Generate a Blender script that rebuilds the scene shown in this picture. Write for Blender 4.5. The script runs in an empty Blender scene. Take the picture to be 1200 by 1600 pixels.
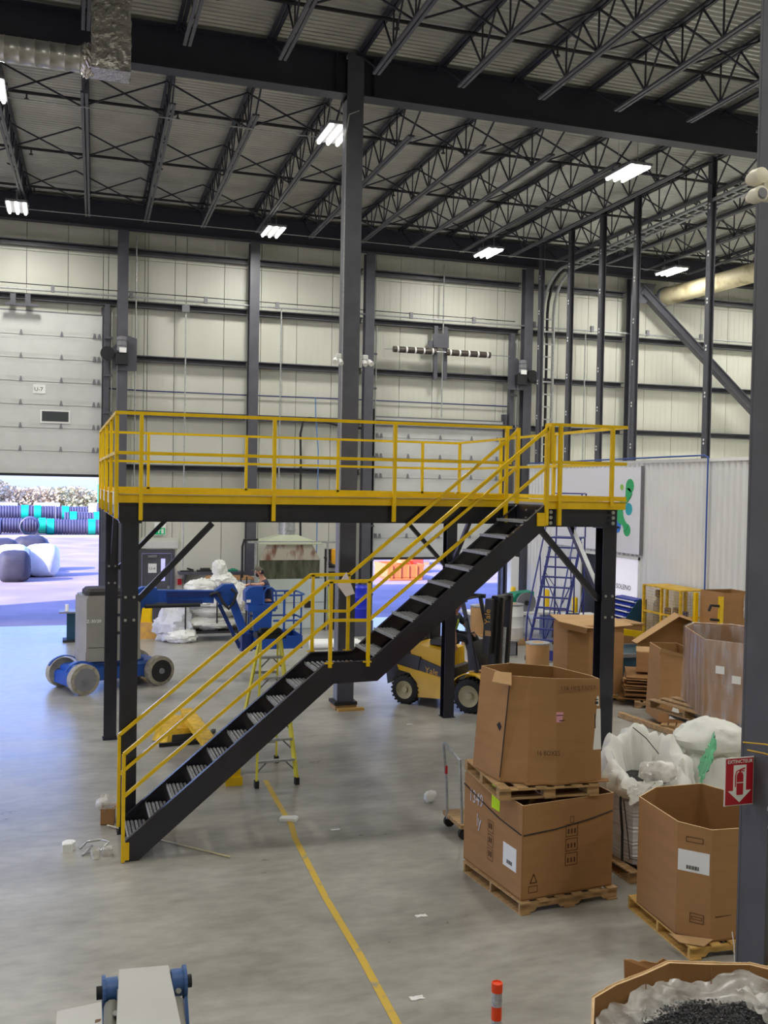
import bpy, math, random
from mathutils import Vector, Matrix, noise
random.seed(7)
C = bpy.context.scene.collection
SC = bpy.context.scene
# ---------------------------------------------------------------- camera
cam_d = bpy.data.cameras.new('camera'); cam = bpy.data.objects.new('camera', cam_d); C.objects.link(cam)
cam_d.sensor_fit = 'VERTICAL'; cam_d.sensor_height = 36.0; cam_d.lens = 36.0 * 1560 / 1600
cam_d.clip_end = 900; cam_d.clip_start = 0.05
R = Matrix(((0.95054999, -0.00918224, -0.31043582), (-0.31005004, 0.02984765, -0.95025159), (0.01799122, 0.99951228, 0.02552472)))
cam.matrix_world = Matrix.Translation((0, 0, 4.3)) @ R.to_4x4()
SC.camera = cam
# ---------------------------------------------------------------- exposure
SC.view_settings.view_transform = 'Standard'; SC.view_settings.look = 'None'
SC.view_settings.gamma = 1.0; SC.view_settings.use_curve_mapping = False
SC.view_settings.exposure = 0.0
# ---------------------------------------------------------------- sky and sun
world = bpy.data.worlds.new('sky'); SC.world = world; world.use_nodes = True
wn = world.node_tree; bg = wn.nodes['Background']
sky = wn.nodes.new('ShaderNodeTexSky'); sky.sky_type = 'NISHITA'; sky.sun_disc = False
sky.sun_elevation = math.radians(30); sky.sun_rotation = math.radians(240); sky.air_density = 1.0; sky.dust_density = 1.4; sky.ozone_density = 2.5
wb_ = wn.nodes.new('ShaderNodeMix'); wb_.data_type = 'RGBA'; wb_.blend_type = 'MULTIPLY'; wb_.inputs[0].default_value = 1; wb_.inputs[7].default_value = (.72, .80, 1.45, 1)   # camera white balance set for the lamps
wn.links.new(sky.outputs[0], wb_.inputs[6]); wn.links.new(wb_.outputs[2], bg.inputs[0]); bg.inputs[1].default_value = .74
sd = bpy.data.lights.new('sun', 'SUN'); sun = bpy.data.objects.new('sun', sd); C.objects.link(sun)
sd.energy = 9.0; sd.angle = 0.009; sd.color = (1.0, 0.93, 0.88)
sun.rotation_euler = Vector((0.80, 0.42, -0.52)).to_track_quat('-Z', 'Y').to_euler()
LAMP_W = 185.0      # one high bay fixture
# ---------------------------------------------------------------- helpers
def s2l(c):
    return tuple((x/255/12.92 if x/255 <= .04045 else ((x/255+.055)/1.055)**2.4) for x in c)
def mat(name, rgb, rough=.6, metal=0., var=.12, scale=3., bump=0., bscale=60., rgb2=None, detail=4., emis=None, estr=0., alpha=1., trans=0., spec=.5, lo=.35, hi=.65, stretch=None, coat=0.):
    m = bpy.data.materials.new(name); m.use_nodes = True; nt = m.node_tree; n = nt.nodes; l = nt.links
    b = n['Principled BSDF']; b.inputs['Roughness'].default_value = rough; b.inputs['Metallic'].default_value = metal
    b.inputs['Specular IOR Level'].default_value = spec; b.inputs['Coat Weight'].default_value = coat
    c = s2l(rgb)
    tc = n.new('ShaderNodeTexCoord'); mp = n.new('ShaderNodeMapping'); l.new(tc.outputs['Object'], mp.inputs[0])
    if stretch: mp.inputs['Scale'].default_value = stretch
    if var > 0 or rgb2:
        nz = n.new('ShaderNodeTexNoise'); nz.inputs['Scale'].default_value = scale; nz.inputs['Detail'].default_value = detail
        l.new(mp.outputs[0], nz.inputs['Vector'])
        cr = n.new('ShaderNodeValToRGB'); l.new(nz.outputs[0], cr.inputs[0])
        c2 = s2l(rgb2) if rgb2 else tuple(x*(1-var) for x in c)
        c1 = c if rgb2 else tuple(min(1, x*(1+var)) for x in c)
        cr.color_ramp.elements[0].position = lo; cr.color_ramp.elements[0].color = (*c2, 1)
        cr.color_ramp.elements[1].position = hi; cr.color_ramp.elements[1].color = (*c1, 1)
        l.new(cr.outputs[0], b.inputs['Base Color'])
    else:
        b.inputs['Base Color'].default_value = (*c, 1)
    if bump > 0:
        nb = n.new('ShaderNodeTexNoise'); nb.inputs['Scale'].default_value = bscale; nb.inputs['Detail'].default_value = 3
        l.new(mp.outputs[0], nb.inputs['Vector'])
        bp = n.new('ShaderNodeBump'); bp.inputs['Strength'].default_value = bump; bp.inputs['Distance'].default_value = .02
        l.new(nb.outputs[0], bp.inputs['Height']); l.new(bp.outputs[0], b.inputs['Normal'])
    if emis:
        b.inputs['Emission Color'].default_value = (*s2l(emis), 1); b.inputs['Emission Strength'].default_value = estr
    if alpha < 1: b.inputs['Alpha'].default_value = alpha
    if trans > 0: b.inputs['Transmission Weight'].default_value = trans
    return m
class MB:
    def __init__(s): s.v = []; s.f = []
    def add(s, vs, fs):
        o = len(s.v); s.v += [Vector(v) for v in vs]; s.f += [tuple(i+o for i in f) for f in fs]; return s
    def box(s, x0, y0, z0, x1, y1, z1):
        return s.add([(x0,y0,z0),(x1,y0,z0),(x1,y1,z0),(x0,y1,z0),(x0,y0,z1),(x1,y0,z1),(x1,y1,z1),(x0,y1,z1)],
                     [(0,3,2,1),(4,5,6,7),(0,1,5,4),(1,2,6,5),(2,3,7,6),(3,0,4,7)])
    def bx(s, c, d, M=None):
        a = MB().box(-d[0]/2,-d[1]/2,-d[2]/2,d[0]/2,d[1]/2,d[2]/2); c = Vector(c)
        return s.add([(M @ v if M else v)+c for v in a.v], a.f)
    def rbx(s, x0, y0, z0, x1, y1, z1, b=.01):
        # box with chamfered vertical and top edges
        p = [(x0+b,y0),(x1-b,y0),(x1,y0+b),(x1,y1-b),(x1-b,y1),(x0+b,y1),(x0,y1-b),(x0,y0+b)]
        q = [(x0+2*b,y0+b),(x1-2*b,y0+b),(x1-b,y0+2*b),(x1-b,y1-2*b),(x1-2*b,y1-b),(x0+2*b,y1-b),(x0+b,y1-2*b),(x0+b,y0+2*b)]
        vs = [(x,y,z0) for x,y in p]+[(x,y,z1-b) for x,y in p]+[(x,y,z1) for x,y in q]
        fs = [tuple(range(7,-1,-1)), tuple(range(16,24))]
        for k in range(2):
            for i in range(8): fs.append((8*k+i, 8*k+(i+1)%8, 8*k+8+(i+1)%8, 8*k+8+i))
        return s.add(vs, fs)
    def bar(s, a, b, w, h, up=(0,0,1)):
        a = Vector(a); b = Vector(b); d = (b-a)
        if d.length < 1e-6: return s
        d.normalize(); up = Vector(up)
        if abs(d.dot(up)) > .98: up = Vector((0,1,0)) if abs(d.y) < .9 else Vector((1,0,0))
        x = d.cross(up).normalized(); y = x.cross(d).normalized()
        vs = []
        for p in (a, b):
            for i, j in ((-1,-1),(1,-1),(1,1),(-1,1)): vs.append(p + x*(w/2*i) + y*(h/2*j))
        return s.add(vs, [(0,1,2,3),(7,6,5,4),(0,4,5,1),(1,5,6,2),(2,6,7,3),(3,7,4,0)])
    def tube(s, pts, r, n=8, closed=False, cap=True):
        pts = [Vector(p) for p in pts]; m = len(pts); o = len(s.v); rs = r if isinstance(r, (list, tuple)) else [r]*m
        prev = None
        for i, p in enumerate(pts):
            if closed: d = pts[(i+1) % m]-pts[i-1]
            elif i == 0: d = pts[1]-p
            elif i == m-1: d = p-pts[-2]
            else: d = (pts[i+1]-p).normalized()+(p-pts[i-1]).normalized()
            if d.length < 1e-8: d = Vector((0,0,1))
            d.normalize()
            u = prev if prev is not None else (Vector((0,0,1)) if abs(d.z) < .9 else Vector((1,0,0)))
            x = d.cross(u)
            if x.length < 1e-5: x = d.cross(Vector((0,1,0)))
            x.normalize(); y = x.cross(d).normalized(); prev = y
            for k in range(n):
                t = 2*math.pi*k/n; s.v.append(p+x*(rs[i]*math.cos(t))+y*(rs[i]*math.sin(t)))
        for i in range(m if closed else m-1):
            for k in range(n):
                a = o+i*n+k; b = o+i*n+(k+1) % n; c = o+((i+1) % m)*n+(k+1) % n; d = o+((i+1) % m)*n+k
                s.f.append((a, b, c, d))
        if cap and not closed:
            s.f.append(tuple(o+k for k in range(n-1,-1,-1))); s.f.append(tuple(o+(m-1)*n+k for k in range(n)))
        return s
    def cyl(s, a, b, r, n=16, r2=None):
        return s.tube([a, b], [r, r if r2 is None else r2], n)
    def prism(s, pts, d):
        n = len(pts); d = Vector(d); p = [Vector(q) for q in pts]
        return s.add(p+[q+d for q in p], [tuple(range(n-1,-1,-1)), tuple(range(n,2*n))]+[(i,(i+1) % n,n+(i+1) % n,n+i) for i in range(n)])
    def lathe(s, prof, c=(0,0,0), ax='z', n=20, cap=True):
        o = len(s.v); c = Vector(c)
        for r, h in prof:
            for k in range(n):
                t = 2*math.pi*k/n; u, w = r*math.cos(t), r*math.sin(t)
                s.v.append(c+Vector({'z': (u,w,h), 'x': (h,u,w), 'y': (w,h,u)}[ax]))
        for i in range(len(prof)-1):
            for k in range(n): s.f.append((o+i*n+k, o+i*n+(k+1) % n, o+(i+1)*n+(k+1) % n, o+(i+1)*n+k))
        if cap: s.f.append(tuple(o+k for k in range(n-1,-1,-1))); s.f.append(tuple(o+(len(prof)-1)*n+k for k in range(n)))
        return s
    def sheet(s, fn, nu, nv):
        o = len(s.v)
        for j in range(nv+1):
            for i in range(nu+1): s.v.append(Vector(fn(i/nu, j/nv)))
        for j in range(nv):
            for i in range(nu):
                a = o+j*(nu+1)+i; s.f.append((a, a+1, a+nu+2, a+nu+1))
        return s
    def xf(s, M):
        s.v = [M @ v for v in s.v]; return s
    def thick(s, t):
        # give a sheet a second skin: offset copy along averaged normals
        n = len(s.v); nr = [Vector((0,0,0)) for _ in s.v]
        for f in s.f:
            a, b, c = s.v[f[0]], s.v[f[1]], s.v[f[2]]; k = (b-a).cross(c-a)
            for i in f: nr[i] = nr[i]+k
        ed = {}
        for f in s.f:
            for i in range(len(f)):
                e = (f[i], f[(i+1) % len(f)]); ed[e] = 1
        s.v += [v-(k.normalized() if k.length > 0 else Vector((0,0,1)))*t for v, k in zip(s.v, nr)]
        fs = [tuple(n+i for i in reversed(f)) for f in s.f]
        for a, b in list(ed):
            if (b, a) not in ed: fs.append((b, a, n+a, n+b))
        s.f += fs; return s
INV = {}
SPLIT = {'door_hinge','frame_post','bolt','bolt_hole','frame_rail','base_frame','beam_post','cart_frame','bearer','step_brace','hood_end','flex_hose','bolt_row','bracket_post','pipe','side_brace','cross_brace','back_leg','frame_beam','basket_floor','lifting_strap','hydraulic','bench_leg','stiffener','skid','tilt_cylinder','lift_cylinder','clamp','emblem_bar','base_plate','cylinder','carriage'}
def islands(mb):
    p = list(range(len(mb.v)))
    def fnd(a):
        while p[a] != a: p[a] = p[p[a]]; a = p[a]
        return a
    for f in mb.f:
        for i in f[1:]: p[fnd(i)] = fnd(f[0])
    g = {}
    for f in mb.f: g.setdefault(fnd(f[0]), []).append(f)
    out = []
    for fs in g.values():
        ids = sorted({i for f in fs for i in f}); ix = {k: n for n, k in enumerate(ids)}; q = MB(); q.v = [mb.v[k] for k in ids]; q.f = [tuple(ix[i] for i in f) for f in fs]; out.append(q)
    return out
def obj(name, mb, m, parent=None, label=None, smooth=False, kind=None, data=None):
    if data is None and parent is not None and name in SPLIT and kind is None:
        L = islands(mb)
        if len(L) > 1:
            for q in L: o = obj_one(name, q, m, parent, label, smooth, kind)
            return o
    return obj_one(name, mb, m, parent, label, smooth, kind, data)
def obj_one(name, mb, m, parent=None, label=None, smooth=False, kind=None, data=None):
    if data is None:
        v = mb.v
        if parent is not None and INV.get(parent.name) is not None: M = INV[parent.name]; v = [M @ p for p in v]
        data = bpy.data.meshes.new(name); data.from_pydata([tuple(p) for p in v], [], mb.f); data.update()
        if smooth:
            data.polygons.foreach_set('use_smooth', [True]*len(data.polygons))
            try: data.set_sharp_from_angle(angle=math.radians(38))
            except Exception: pass
        data.materials.append(m)
    o = bpy.data.objects.new(name, data); C.objects.link(o)
    if parent is not None: o.parent = parent; INV[o.name] = INV.get(parent.name)
    if label: o['label'] = label
    if kind: o['kind'] = kind
    return o
def thing(name, label, cat, loc=(0,0,0), rz=0., group=None, world=True):
    o = bpy.data.objects.new(name, None); C.objects.link(o); o.empty_display_size = .1
    M = Matrix.Translation(loc) @ Matrix.Rotation(rz, 4, 'Z'); o.location = loc; o.rotation_euler = (0,0,rz)
    INV[o.name] = M.inverted() if world else None
    return tag(o, label, cat, group)
def tag(o, label=None, cat=None, group=None, kind=None):
    if label: o['label'] = label
    if cat: o['category'] = cat
    if group: o['group'] = group
    if kind: o['kind'] = kind
    return o
def single(name, mb, m, label, cat, group=None, smooth=False, kind=None):
    # a thing that is one mesh; its origin goes to its base
    xs = [v.x for v in mb.v]; ys = [v.y for v in mb.v]; zs = [v.z for v in mb.v]
    c = Vector(((min(xs)+max(xs))/2, (min(ys)+max(ys))/2, min(zs))); mb.v = [v-c for v in mb.v]
    o = obj(name, mb, m, smooth=smooth); o.location = c
    return tag(o, label, cat, group, kind)
def struct(name, mb, m, parent=None, smooth=False):
    o = obj(name, mb, m, parent, smooth=smooth)
    if parent is None: o['kind'] = 'structure'
    return o
def dup(root, loc, rz, label=None, group=None):
    r = root.copy(); C.objects.link(r); r.location = loc; r.rotation_euler = (0,0,rz)
    if label: r['label'] = label
    if group: r['group'] = group
    for ch in list(root.children):
        c = ch.copy(); C.objects.link(c); c.parent = r
        for g in list(ch.children):
            d = g.copy(); C.objects.link(d); d.parent = c
    return r
ORD = ['first','second','third','fourth','fifth','sixth','seventh','eighth','ninth','tenth','eleventh','twelfth','thirteenth','fourteenth','fifteenth','sixteenth','seventeenth','eighteenth']
def text(name, body, size, org, xd, yd, m, parent=None, depth=.0015, align='LEFT', sx=1.):
    cu = bpy.data.curves.new(name, 'FONT'); cu.body = body; cu.size = size; cu.extrude = depth; cu.align_x = align; cu.resolution_u = 2
    t = bpy.data.objects.new(name, cu); C.objects.link(t); bpy.context.view_layer.update()
    me = bpy.data.meshes.new_from_object(t.evaluated_get(bpy.context.evaluated_depsgraph_get()))
    bpy.data.objects.remove(t)
    xd = Vector(xd).normalized(); yd = Vector(yd).normalized(); zd = xd.cross(yd).normalized(); yd = zd.cross(xd)
    mb = MB(); mb.v = [Vector(org)+xd*(v.co.x*sx)+yd*v.co.y+zd*v.co.z for v in me.vertices]; mb.f = [tuple(p.vertices) for p in me.polygons]
    return obj(name, mb, m, parent)
def nz(p, s=1., k=0.): return noise.noise(Vector((p[0]*s+k, p[1]*s+k*1.7, p[2]*s-k)))
def blob(c, r, n=20, amp=.12, fs=2., k=0., flat=None, creases=0.):
    # lumpy closed skin around c with radii r
    c = Vector(c); mb = MB(); N = n; Mh = max(6, n//2); vs = []
    def P(t, ph):
        d = Vector((math.sin(ph)*math.cos(t), math.sin(ph)*math.sin(t), math.cos(ph)))
        a = 1+amp*nz(d, fs, k)+amp*.5*nz(d, fs*2.3, k+5)
        if creases: a += creases*(abs(nz(d, fs*3.1, k+9))-.25)
        v = Vector((d.x*r[0]*a, d.y*r[1]*a, d.z*r[2]*a))+c
        if flat is not None and v.z < flat: v.z = flat
        return v
    vs.append(P(0, 0))
    for j in range(1, Mh):
        for i in range(N): vs.append(P(2*math.pi*i/N, math.pi*j/Mh))
    vs.append(P(0, math.pi)); fs_ = []
    for i in range(N): fs_.append((0, 1+i, 1+(i+1) % N))
    for j in range(Mh-2):
        for i in range(N): a = 1+j*N+i; b = 1+j*N+(i+1) % N; fs_.append((a, a+N, b+N, b))
    L = len(vs)-1
    for i in range(N): fs_.append((L, 1+(Mh-2)*N+(i+1) % N, 1+(Mh-2)*N+i))
    return mb.add(vs, fs_)
# ---------------------------------------------------------------- materials
M_CREAM = mat('cream wall panel', (206,206,193), .45, var=.03, scale=.6)
M_DOOR = mat('grey white door panel', (205,206,203), .5, var=.03)
M_GREY = mat('dark grey painted steel', (82,82,90), .45, var=.1, scale=4, bump=.05)
M_GREYL = mat('mid grey painted steel', (125,125,130), .45, var=.08)
M_NAVY = mat('blue black girder paint', (44,44,56), .5, var=.08, scale=2)
M_BLACK = mat('black painted steel', (41,40,49), .24, var=.12, scale=2.5, bump=.03)
M_TREAD = mat('galvanised dark tread', (140,140,142), .35, metal=.4, var=.3, scale=40)
M_YEL = mat('safety yellow paint', (238,196,12), .2, var=.06, scale=5)
M_YELD = mat('worn yellow paint', (214,170,30), .5, var=.22, scale=9)
M_GALV = mat('galvanised steel', (168,170,170), .4, metal=.35, var=.15, scale=15)
M_CHROME = mat('bright steel', (190,192,196), .25, metal=.9, var=.05)
M_DECK = mat('galvanised roof deck', (186,186,180), .36, metal=.5, var=.10, scale=1.3)
M_DARK = mat('matt black', (28,28,31), .6, var=.1)
M_RUB = mat('black rubber', (36,36,37), .75, var=.2, scale=20, bump=.15)
M_CARD = mat('brown cardboard', (164,121,76), .8, var=.05, scale=1.6, bump=.03, stretch=(1,1,6))
M_CARD2 = mat('pale cardboard', (186,148,102), .8, var=.06, scale=2.)
M_CARDD = mat('inside cardboard', (150,108,62), .85, var=.06, scale=2.)
def streak(m, lo, hi, sc):
    nt = m.node_tree; n = nt.nodes; l = nt.links; tc = n.new('ShaderNodeTexCoord'); mp = n.new('ShaderNodeMapping'); mp.inputs['Scale'].default_value = sc
    a = n.new('ShaderNodeTexNoise'); a.inputs['Scale'].default_value = 3; a.inputs['Detail'].default_value = 4; r = n.new('ShaderNodeMapRange'); r.inputs[1].default_value = .35; r.inputs[2].default_value = .7; r.inputs[3].default_value = lo; r.inputs[4].default_value = hi
    l.new(tc.outputs['Object'], mp.inputs[0]); l.new(mp.outputs[0], a.inputs['Vector']); l.new(a.outputs[0], r.inputs[0]); l.new(r.outputs[0], n['Principled BSDF'].inputs['Alpha'])
M_CEDGE = mat('cut cardboard edge', (222,190,146), .85, var=.1, scale=12)
M_WOOD = mat('pallet wood', (176,142,98), .8, var=.25, scale=4, stretch=(1,6,6), bump=.1)
M_WOODN = mat('fresh yellow pine', (206,164,92), .75, var=.18, scale=4, stretch=(1,6,6))
M_WOODP = mat('pale planed lumber', (222,184,140), .75, var=.12, scale=4)
M_WHITE = mat('white paper', (236,236,232), .6, var=.02)
M_INK = mat('dark ink', (40,36,34), .7, var=0)
M_BLUE = mat('lift blue paint', (28,76,158), .38, var=.12, scale=3)
M_BLUED = mat('rolling ladder blue', (32,42,118), .4, var=.1)
M_TGREY = mat('warm grey cover', (132,130,120), .5, var=.07)
M_TYRE = mat('grey non marking tyre', (150,145,128), .8, var=.2, scale=12, bump=.1)
M_CLOTH = mat('woven white bag', (226,226,218), .7, var=.06, scale=3, bump=.12, bscale=25)
M_CLOTHG = mat('cool white woven bag', (205,207,212), .7, var=.06, scale=4, bump=.1, bscale=30)
M_FILM = mat('clear plastic film', (238,236,240), .22, var=.04, alpha=.24, spec=.8)
M_FILMW = mat('milky plastic liner', (232,228,220), .25, var=.06, alpha=.62, spec=.8)
streak(M_FILM, .08, .42, (3,3,.5)); streak(M_FILMW, .3, .8, (2,2,2))  # streaked opacity paints vertical sheen into the clear film
M_SKIN = mat('skin', (205,152,122), .55, var=.04)
M_NAVYC = mat('navy cotton', (46,52,76), .85, var=.15, scale=14)
M_HAIR = mat('dark hair', (48,36,30), .8, var=.2, scale=40)
M_GREEN = mat('green paint', (0,128,98), .45, var=.08)
M_TEAL = mat('dark teal paint', (22,66,84), .45, var=.12)
M_RED = mat('red paint', (186,22,40), .4, var=.05)
M_BOLT = mat('bolt head', (175,175,172), .35, metal=.7, var=.1)
# ---------------------------------------------------------------- floor
def floor_mat():
    m = mat('polished concrete', (160,158,150), .36, var=.0); nt = m.node_tree; n = nt.nodes; l = nt.links; b = n['Principled BSDF']
    tc = n.new('ShaderNodeTexCoord'); mp = n.new('ShaderNodeMapping'); l.new(tc.outputs['Object'], mp.inputs[0]); mp.inputs['Scale'].default_value = (.8, 1.6, 1)
    a = n.new('ShaderNodeTexNoise'); a.inputs['Scale'].default_value = .9; a.inputs['Detail'].default_value = 8; a.inputs['Roughness'].default_value = .62; l.new(mp.outputs[0], a.inputs['Vector'])
    c = n.new('ShaderNodeTexNoise'); c.inputs['Scale'].default_value = 5; c.inputs['Detail'].default_value = 6; l.new(mp.outputs[0], c.inputs['Vector'])
    r1 = n.new('ShaderNodeValToRGB'); l.new(a.outputs[0], r1.inputs[0])
    e = r1.color_ramp.elements; e[0].position = .3; e[0].color = (*s2l((142,139,130)), 1); e[1].position = .7; e[1].color = (*s2l((176,173,164)), 1)
    r2 = n.new('ShaderNodeValToRGB'); l.new(c.outputs[0], r2.inputs[0])
    e = r2.color_ramp.elements; e[0].position = .3; e[0].color = (.84,.84,.84,1); e[1].position = .66; e[1].color = (1.05,1.05,1.05,1)
    mx = n.new('ShaderNodeMix'); mx.data_type = 'RGBA'; mx.blend_type = 'MULTIPLY'; mx.inputs[0].default_value = 1
    l.new(r1.outputs[0], mx.inputs[6]); l.new(r2.outputs[0], mx.inputs[7]); l.new(mx.outputs[2], b.inputs['Base Color'])
    r3 = n.new('ShaderNodeMapRange'); r3.inputs[3].default_value = .2; r3.inputs[4].default_value = .42; l.new(a.outputs[0], r3.inputs[0]); l.new(r3.outputs[0], b.inputs['Roughness'])
    bp = n.new('ShaderNodeBump'); bp.inputs['Strength'].default_value = .08; bp.inputs['Distance'].default_value = .02; l.new(c.outputs[0], bp.inputs['Height']); l.new(bp.outputs[0], b.inputs['Normal'])
    return m
XL, XR, YB, YW, ZC = -12.0, 27.0, -7.0, 31.0, 12.55
struct('floor', MB().box(XL-.2, YB-.2, -.15, XR+.2, YW+.12, 0), floor_mat())
# painted lane line, worn through in places
M_LINE = mat('worn yellow floor paint', (208,174,70), .6, scale=6, rgb2=(160,152,126), lo=.3, hi=.42, detail=8)
ln = [(2.90,14.2),(2.86,13.1),(2.84,12.22),(2.78,11.77),(2.69,9.93),(2.67,8.68),(2.62,7.44),(2.57,6.2)]
mb = MB()
for (x0,y0),(x1,y1) in zip(ln[:-1], ln[1:]):
    mb.add([(x0-.036,y0,.004),(x0+.036,y0,.004),(x1+.036,y1,.004),(x1-.036,y1,.004)], [(3,2,1,0)])
struct('trim_1', mb, M_LINE)
# ---------------------------------------------------------------- back wall of insulated panels
DX0, DX1, EX0, EX1 = -3.5, 1.22, 9.72, 14.3       # the two dock door openings
wb = bpy.data.objects.new('wall_back', None); C.objects.link(wb); wb['kind'] = 'structure'
x = -.93-1.15*10; edges = []
while x < XR: edges.append(x); x += 1.15
for i, x0 in enumerate(edges):
    x1 = min(x0+1.15, XR)
    segs = [(x0, x1, 0)]
    for (o0, o1, h) in ((DX0, DX1, 5.4), (EX0, EX1, 5.2), (2.42, 3.32, 2.16)):
        new = []
        for (a, b, zb) in segs:
            if zb > 0 or b <= o0 or a >= o1: new.append((a, b, zb)); continue
            if a < o0: new.append((a, o0, 0))
            new.append((max(a, o0), min(b, o1), h))
            if b > o1: new.append((o1, b, 0))
        segs = new
    for (a, b, zb) in segs:
        if b-a < .03: continue
        g = .008; zj = 10.96
        mb = MB()
        for z0, z1 in ((zb, zj), (zj+.012, ZC)):
            mb.box(a+g, YW, z0, b-g, YW+.1, z1)
            # shallow pressed ribs
            n = int((b-a)/.2)
            for k in range(n): mb.box(a+.09+k*.2, YW-.004, z0+.01, a+.13+k*.2, YW, z1-.01)
        obj('wall_panel', mb, M_CREAM, wb)
obj('outer_skin', MB().box(XL, YW+.1, 5.4, XR, YW+.14, ZC+.6).box(XL,YW+.1,0,DX0,YW+.14,5.4).box(DX1,YW+.1,0,2.42,YW+.14,5.4).box(3.32,YW+.1,0,EX0,YW+.14,5.4).box(2.42,YW+.1,2.16,3.32,YW+.14,5.4).box(EX1,YW+.1,0,XR,YW+.14,5.4).box(EX0,YW+.1,5.2,EX1,YW+.14,5.4), M_GREY, wb)
struct('wall_left', MB().box(XL-.2, YB, 0, XL, 12, ZC+.2).box(XL-.2, 21, 0, XL, YW, ZC+.2).box(XL-.2, 12, 4.8, XL, 21, ZC+.2), M_CREAM)
struct('wall_right', MB().box(XR, YB, 0, XR+.2, YW, ZC+.2), M_CREAM)
struct('wall_front', MB().box(XL-.2, YB-.2, 0, XR+.2, YB, ZC+.2), M_CREAM)
# roof deck, fluted
mb = MB(); y = YB; prof = []
while y < YW+.2:
    prof += [(y, ZC), (y+.05, ZC), (y+.085, ZC+.055), (y+.115, ZC+.055)]; y += .15
for (ya, za), (yb, zb) in zip(prof[:-1], prof[1:]):
    mb.add([(XL-.2, ya, za), (XR+.2, ya, za), (XR+.2, yb, zb), (XL-.2, yb, zb)], [(3,2,1,0)])
struct('ceiling', mb, M_DECK)
struct('trim_2', MB().box(XL-.2, YB-.2, ZC+.06, XR+.2, YW+.15, ZC+.3), M_GREY)      # roof build-up above the deck
# ---------------------------------------------------------------- girders, columns, girts
def wide_flange(mb, a, b, w, h, tf=.02, tw=.012):
    # I beam between a and b (a, b = centre of depth)
    a = Vector(a); b = Vector(b); d = (b-a).normalized()
    up = Vector((0,0,1)) if abs(d.z) < .9 else Vector((0,1,0))
    mb.bar(a+up*(h/2-tf/2), b+up*(h/2-tf/2), w, tf, up); mb.bar(a-up*(h/2-tf/2), b-up*(h/2-tf/2), w, tf, up); mb.bar(a, b, tw, h-2*tf, up)
    return mb
t = thing('roof_girder', 'deep blue-black roof girder crossing the hall at the tall central column', 'girder', (5.3,18.5,11.69))
mb = MB(); wide_flange(mb, (XL,18.5,12.08), (5.12,18.5,12.08), .34, .78, .025, .06); wide_flange(mb, (5.46,18.5,12.08), (XR,18.5,12.08), .34, .78, .025, .06)
obj('beam', mb, M_NAVY, t)
mb = MB()
for x in (4.9, 5.65): mb.box(x, 18.34, 11.72, x+.015, 18.66, 12.44)
obj('stiffener', mb, M_NAVY, t)
t = thing('eave_girder', 'blue-black girder along the top of the back wall', 'girder', (5.3,30.3,11.69))
obj('beam', wide_flange(MB(), (XL,30.4,12.06), (XR,30.4,12.06), .3, .74, .025, .05), M_NAVY, t)
t = thing('building_column', 'tall grey steel column rising behind the mezzanine to the girder', 'column', (5.28,18.5,0))
mb = MB().box(5.12,18.34,.16,5.44,18.36,12.46).box(5.12,18.64,.16,5.44,18.66,12.46).box(5.27,18.36,.16,5.29,18.64,12.46)
obj('shaft', mb, M_GREY, t)
obj('lit_side_plate', MB().box(5.115,18.362,.17,5.125,18.638,11.6), M_GREYL, t)  # added paler plate, its grey stands in for light on the left side
obj('base_plate', MB().box(5.05,18.28,.1,5.5,18.72,.16), M_DARK, t)
t = thing('timber_block', 'short timber blocks under the foot of the central column', 'timber', (5.28,18.4,0))
obj('block', MB().box(5.1,18.2,0,5.62,18.32,.05), M_WOODN, t); obj('block', MB().box(5.08,18.32,0,5.5,18.72,.1), M_WOOD, t)
wc = [('behind the left corner post of the mezzanine rail', 1.76), ('rising behind the man in the blue lift', 5.66), ('just behind the tall central column', 9.36), ('between the right dock door and the cable ladder', 14.92), ('where the diagonal brace begins at far right', 18.95), ('at the far right behind the near column', 24.9), ('left of the left dock door', -3.9), ('at the far left beyond the frame', -8.)]
for i, (lab, x) in enumerate(wc[:6]):
    mb = MB(); w = .3
    mb.box(x-w/2,30.42,0,x+w/2,30.44,11.69).box(x-w/2,30.7,0,x+w/2,30.72,11.69).box(x-.01,30.44,0,x+.01,30.7,11.69)
    single('wall_column', mb, M_GREY, 'dark grey wall column '+lab, 'column', 'steel columns of the back wall')
gz = [(11.16,'just under the eave girder'),(9.6,'carrying the conduit above the doors'),(8.0,'at mid height of the back wall'),(6.36,'level with the head of the right dock door'),(4.75,'just behind the mezzanine rails')]
cols = [XL]+sorted(c[1] for c in wc)+[XR]
for z, lab in gz:
    t = thing('wall_girt', 'long dark horizontal girt '+lab, 'girt', (8,30.8,z), group='horizontal girts of the back wall')
    for a, b in zip(cols[:-1], cols[1:]):
        a += .15; b -= .15
        if z < 9.4 and a > -4.2 and b < 1.8: continue
        if z < 5.5 and a > 9 and b < 15: continue
        if z > 10 or z < 20:
            mb = MB().box(a,30.74,z+.06,b,30.98,z+.09).box(a,30.74,z-.09,b,30.98,z-.07).box(a,30.95,z-.07,b,30.98,z+.06)
            obj('girt_segment', mb, M_GREY, t)
t = thing('wall_brace', 'heavy dark diagonal brace across the wall at far right', 'brace', (19,30.5,11.2))
obj('brace_member', wide_flange(MB(), (19.15,30.3,11.25), (24.95,30.3,6.4), .3, .34, .03, .1), M_GREY, t)
obj('gusset', MB().prism([(18.9,30.28,11.5),(19.7,30.28,11.5),(19.3,30.28,10.8),(18.9,30.28,10.8)], (0,.03,0)), M_GREY, t)
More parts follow.
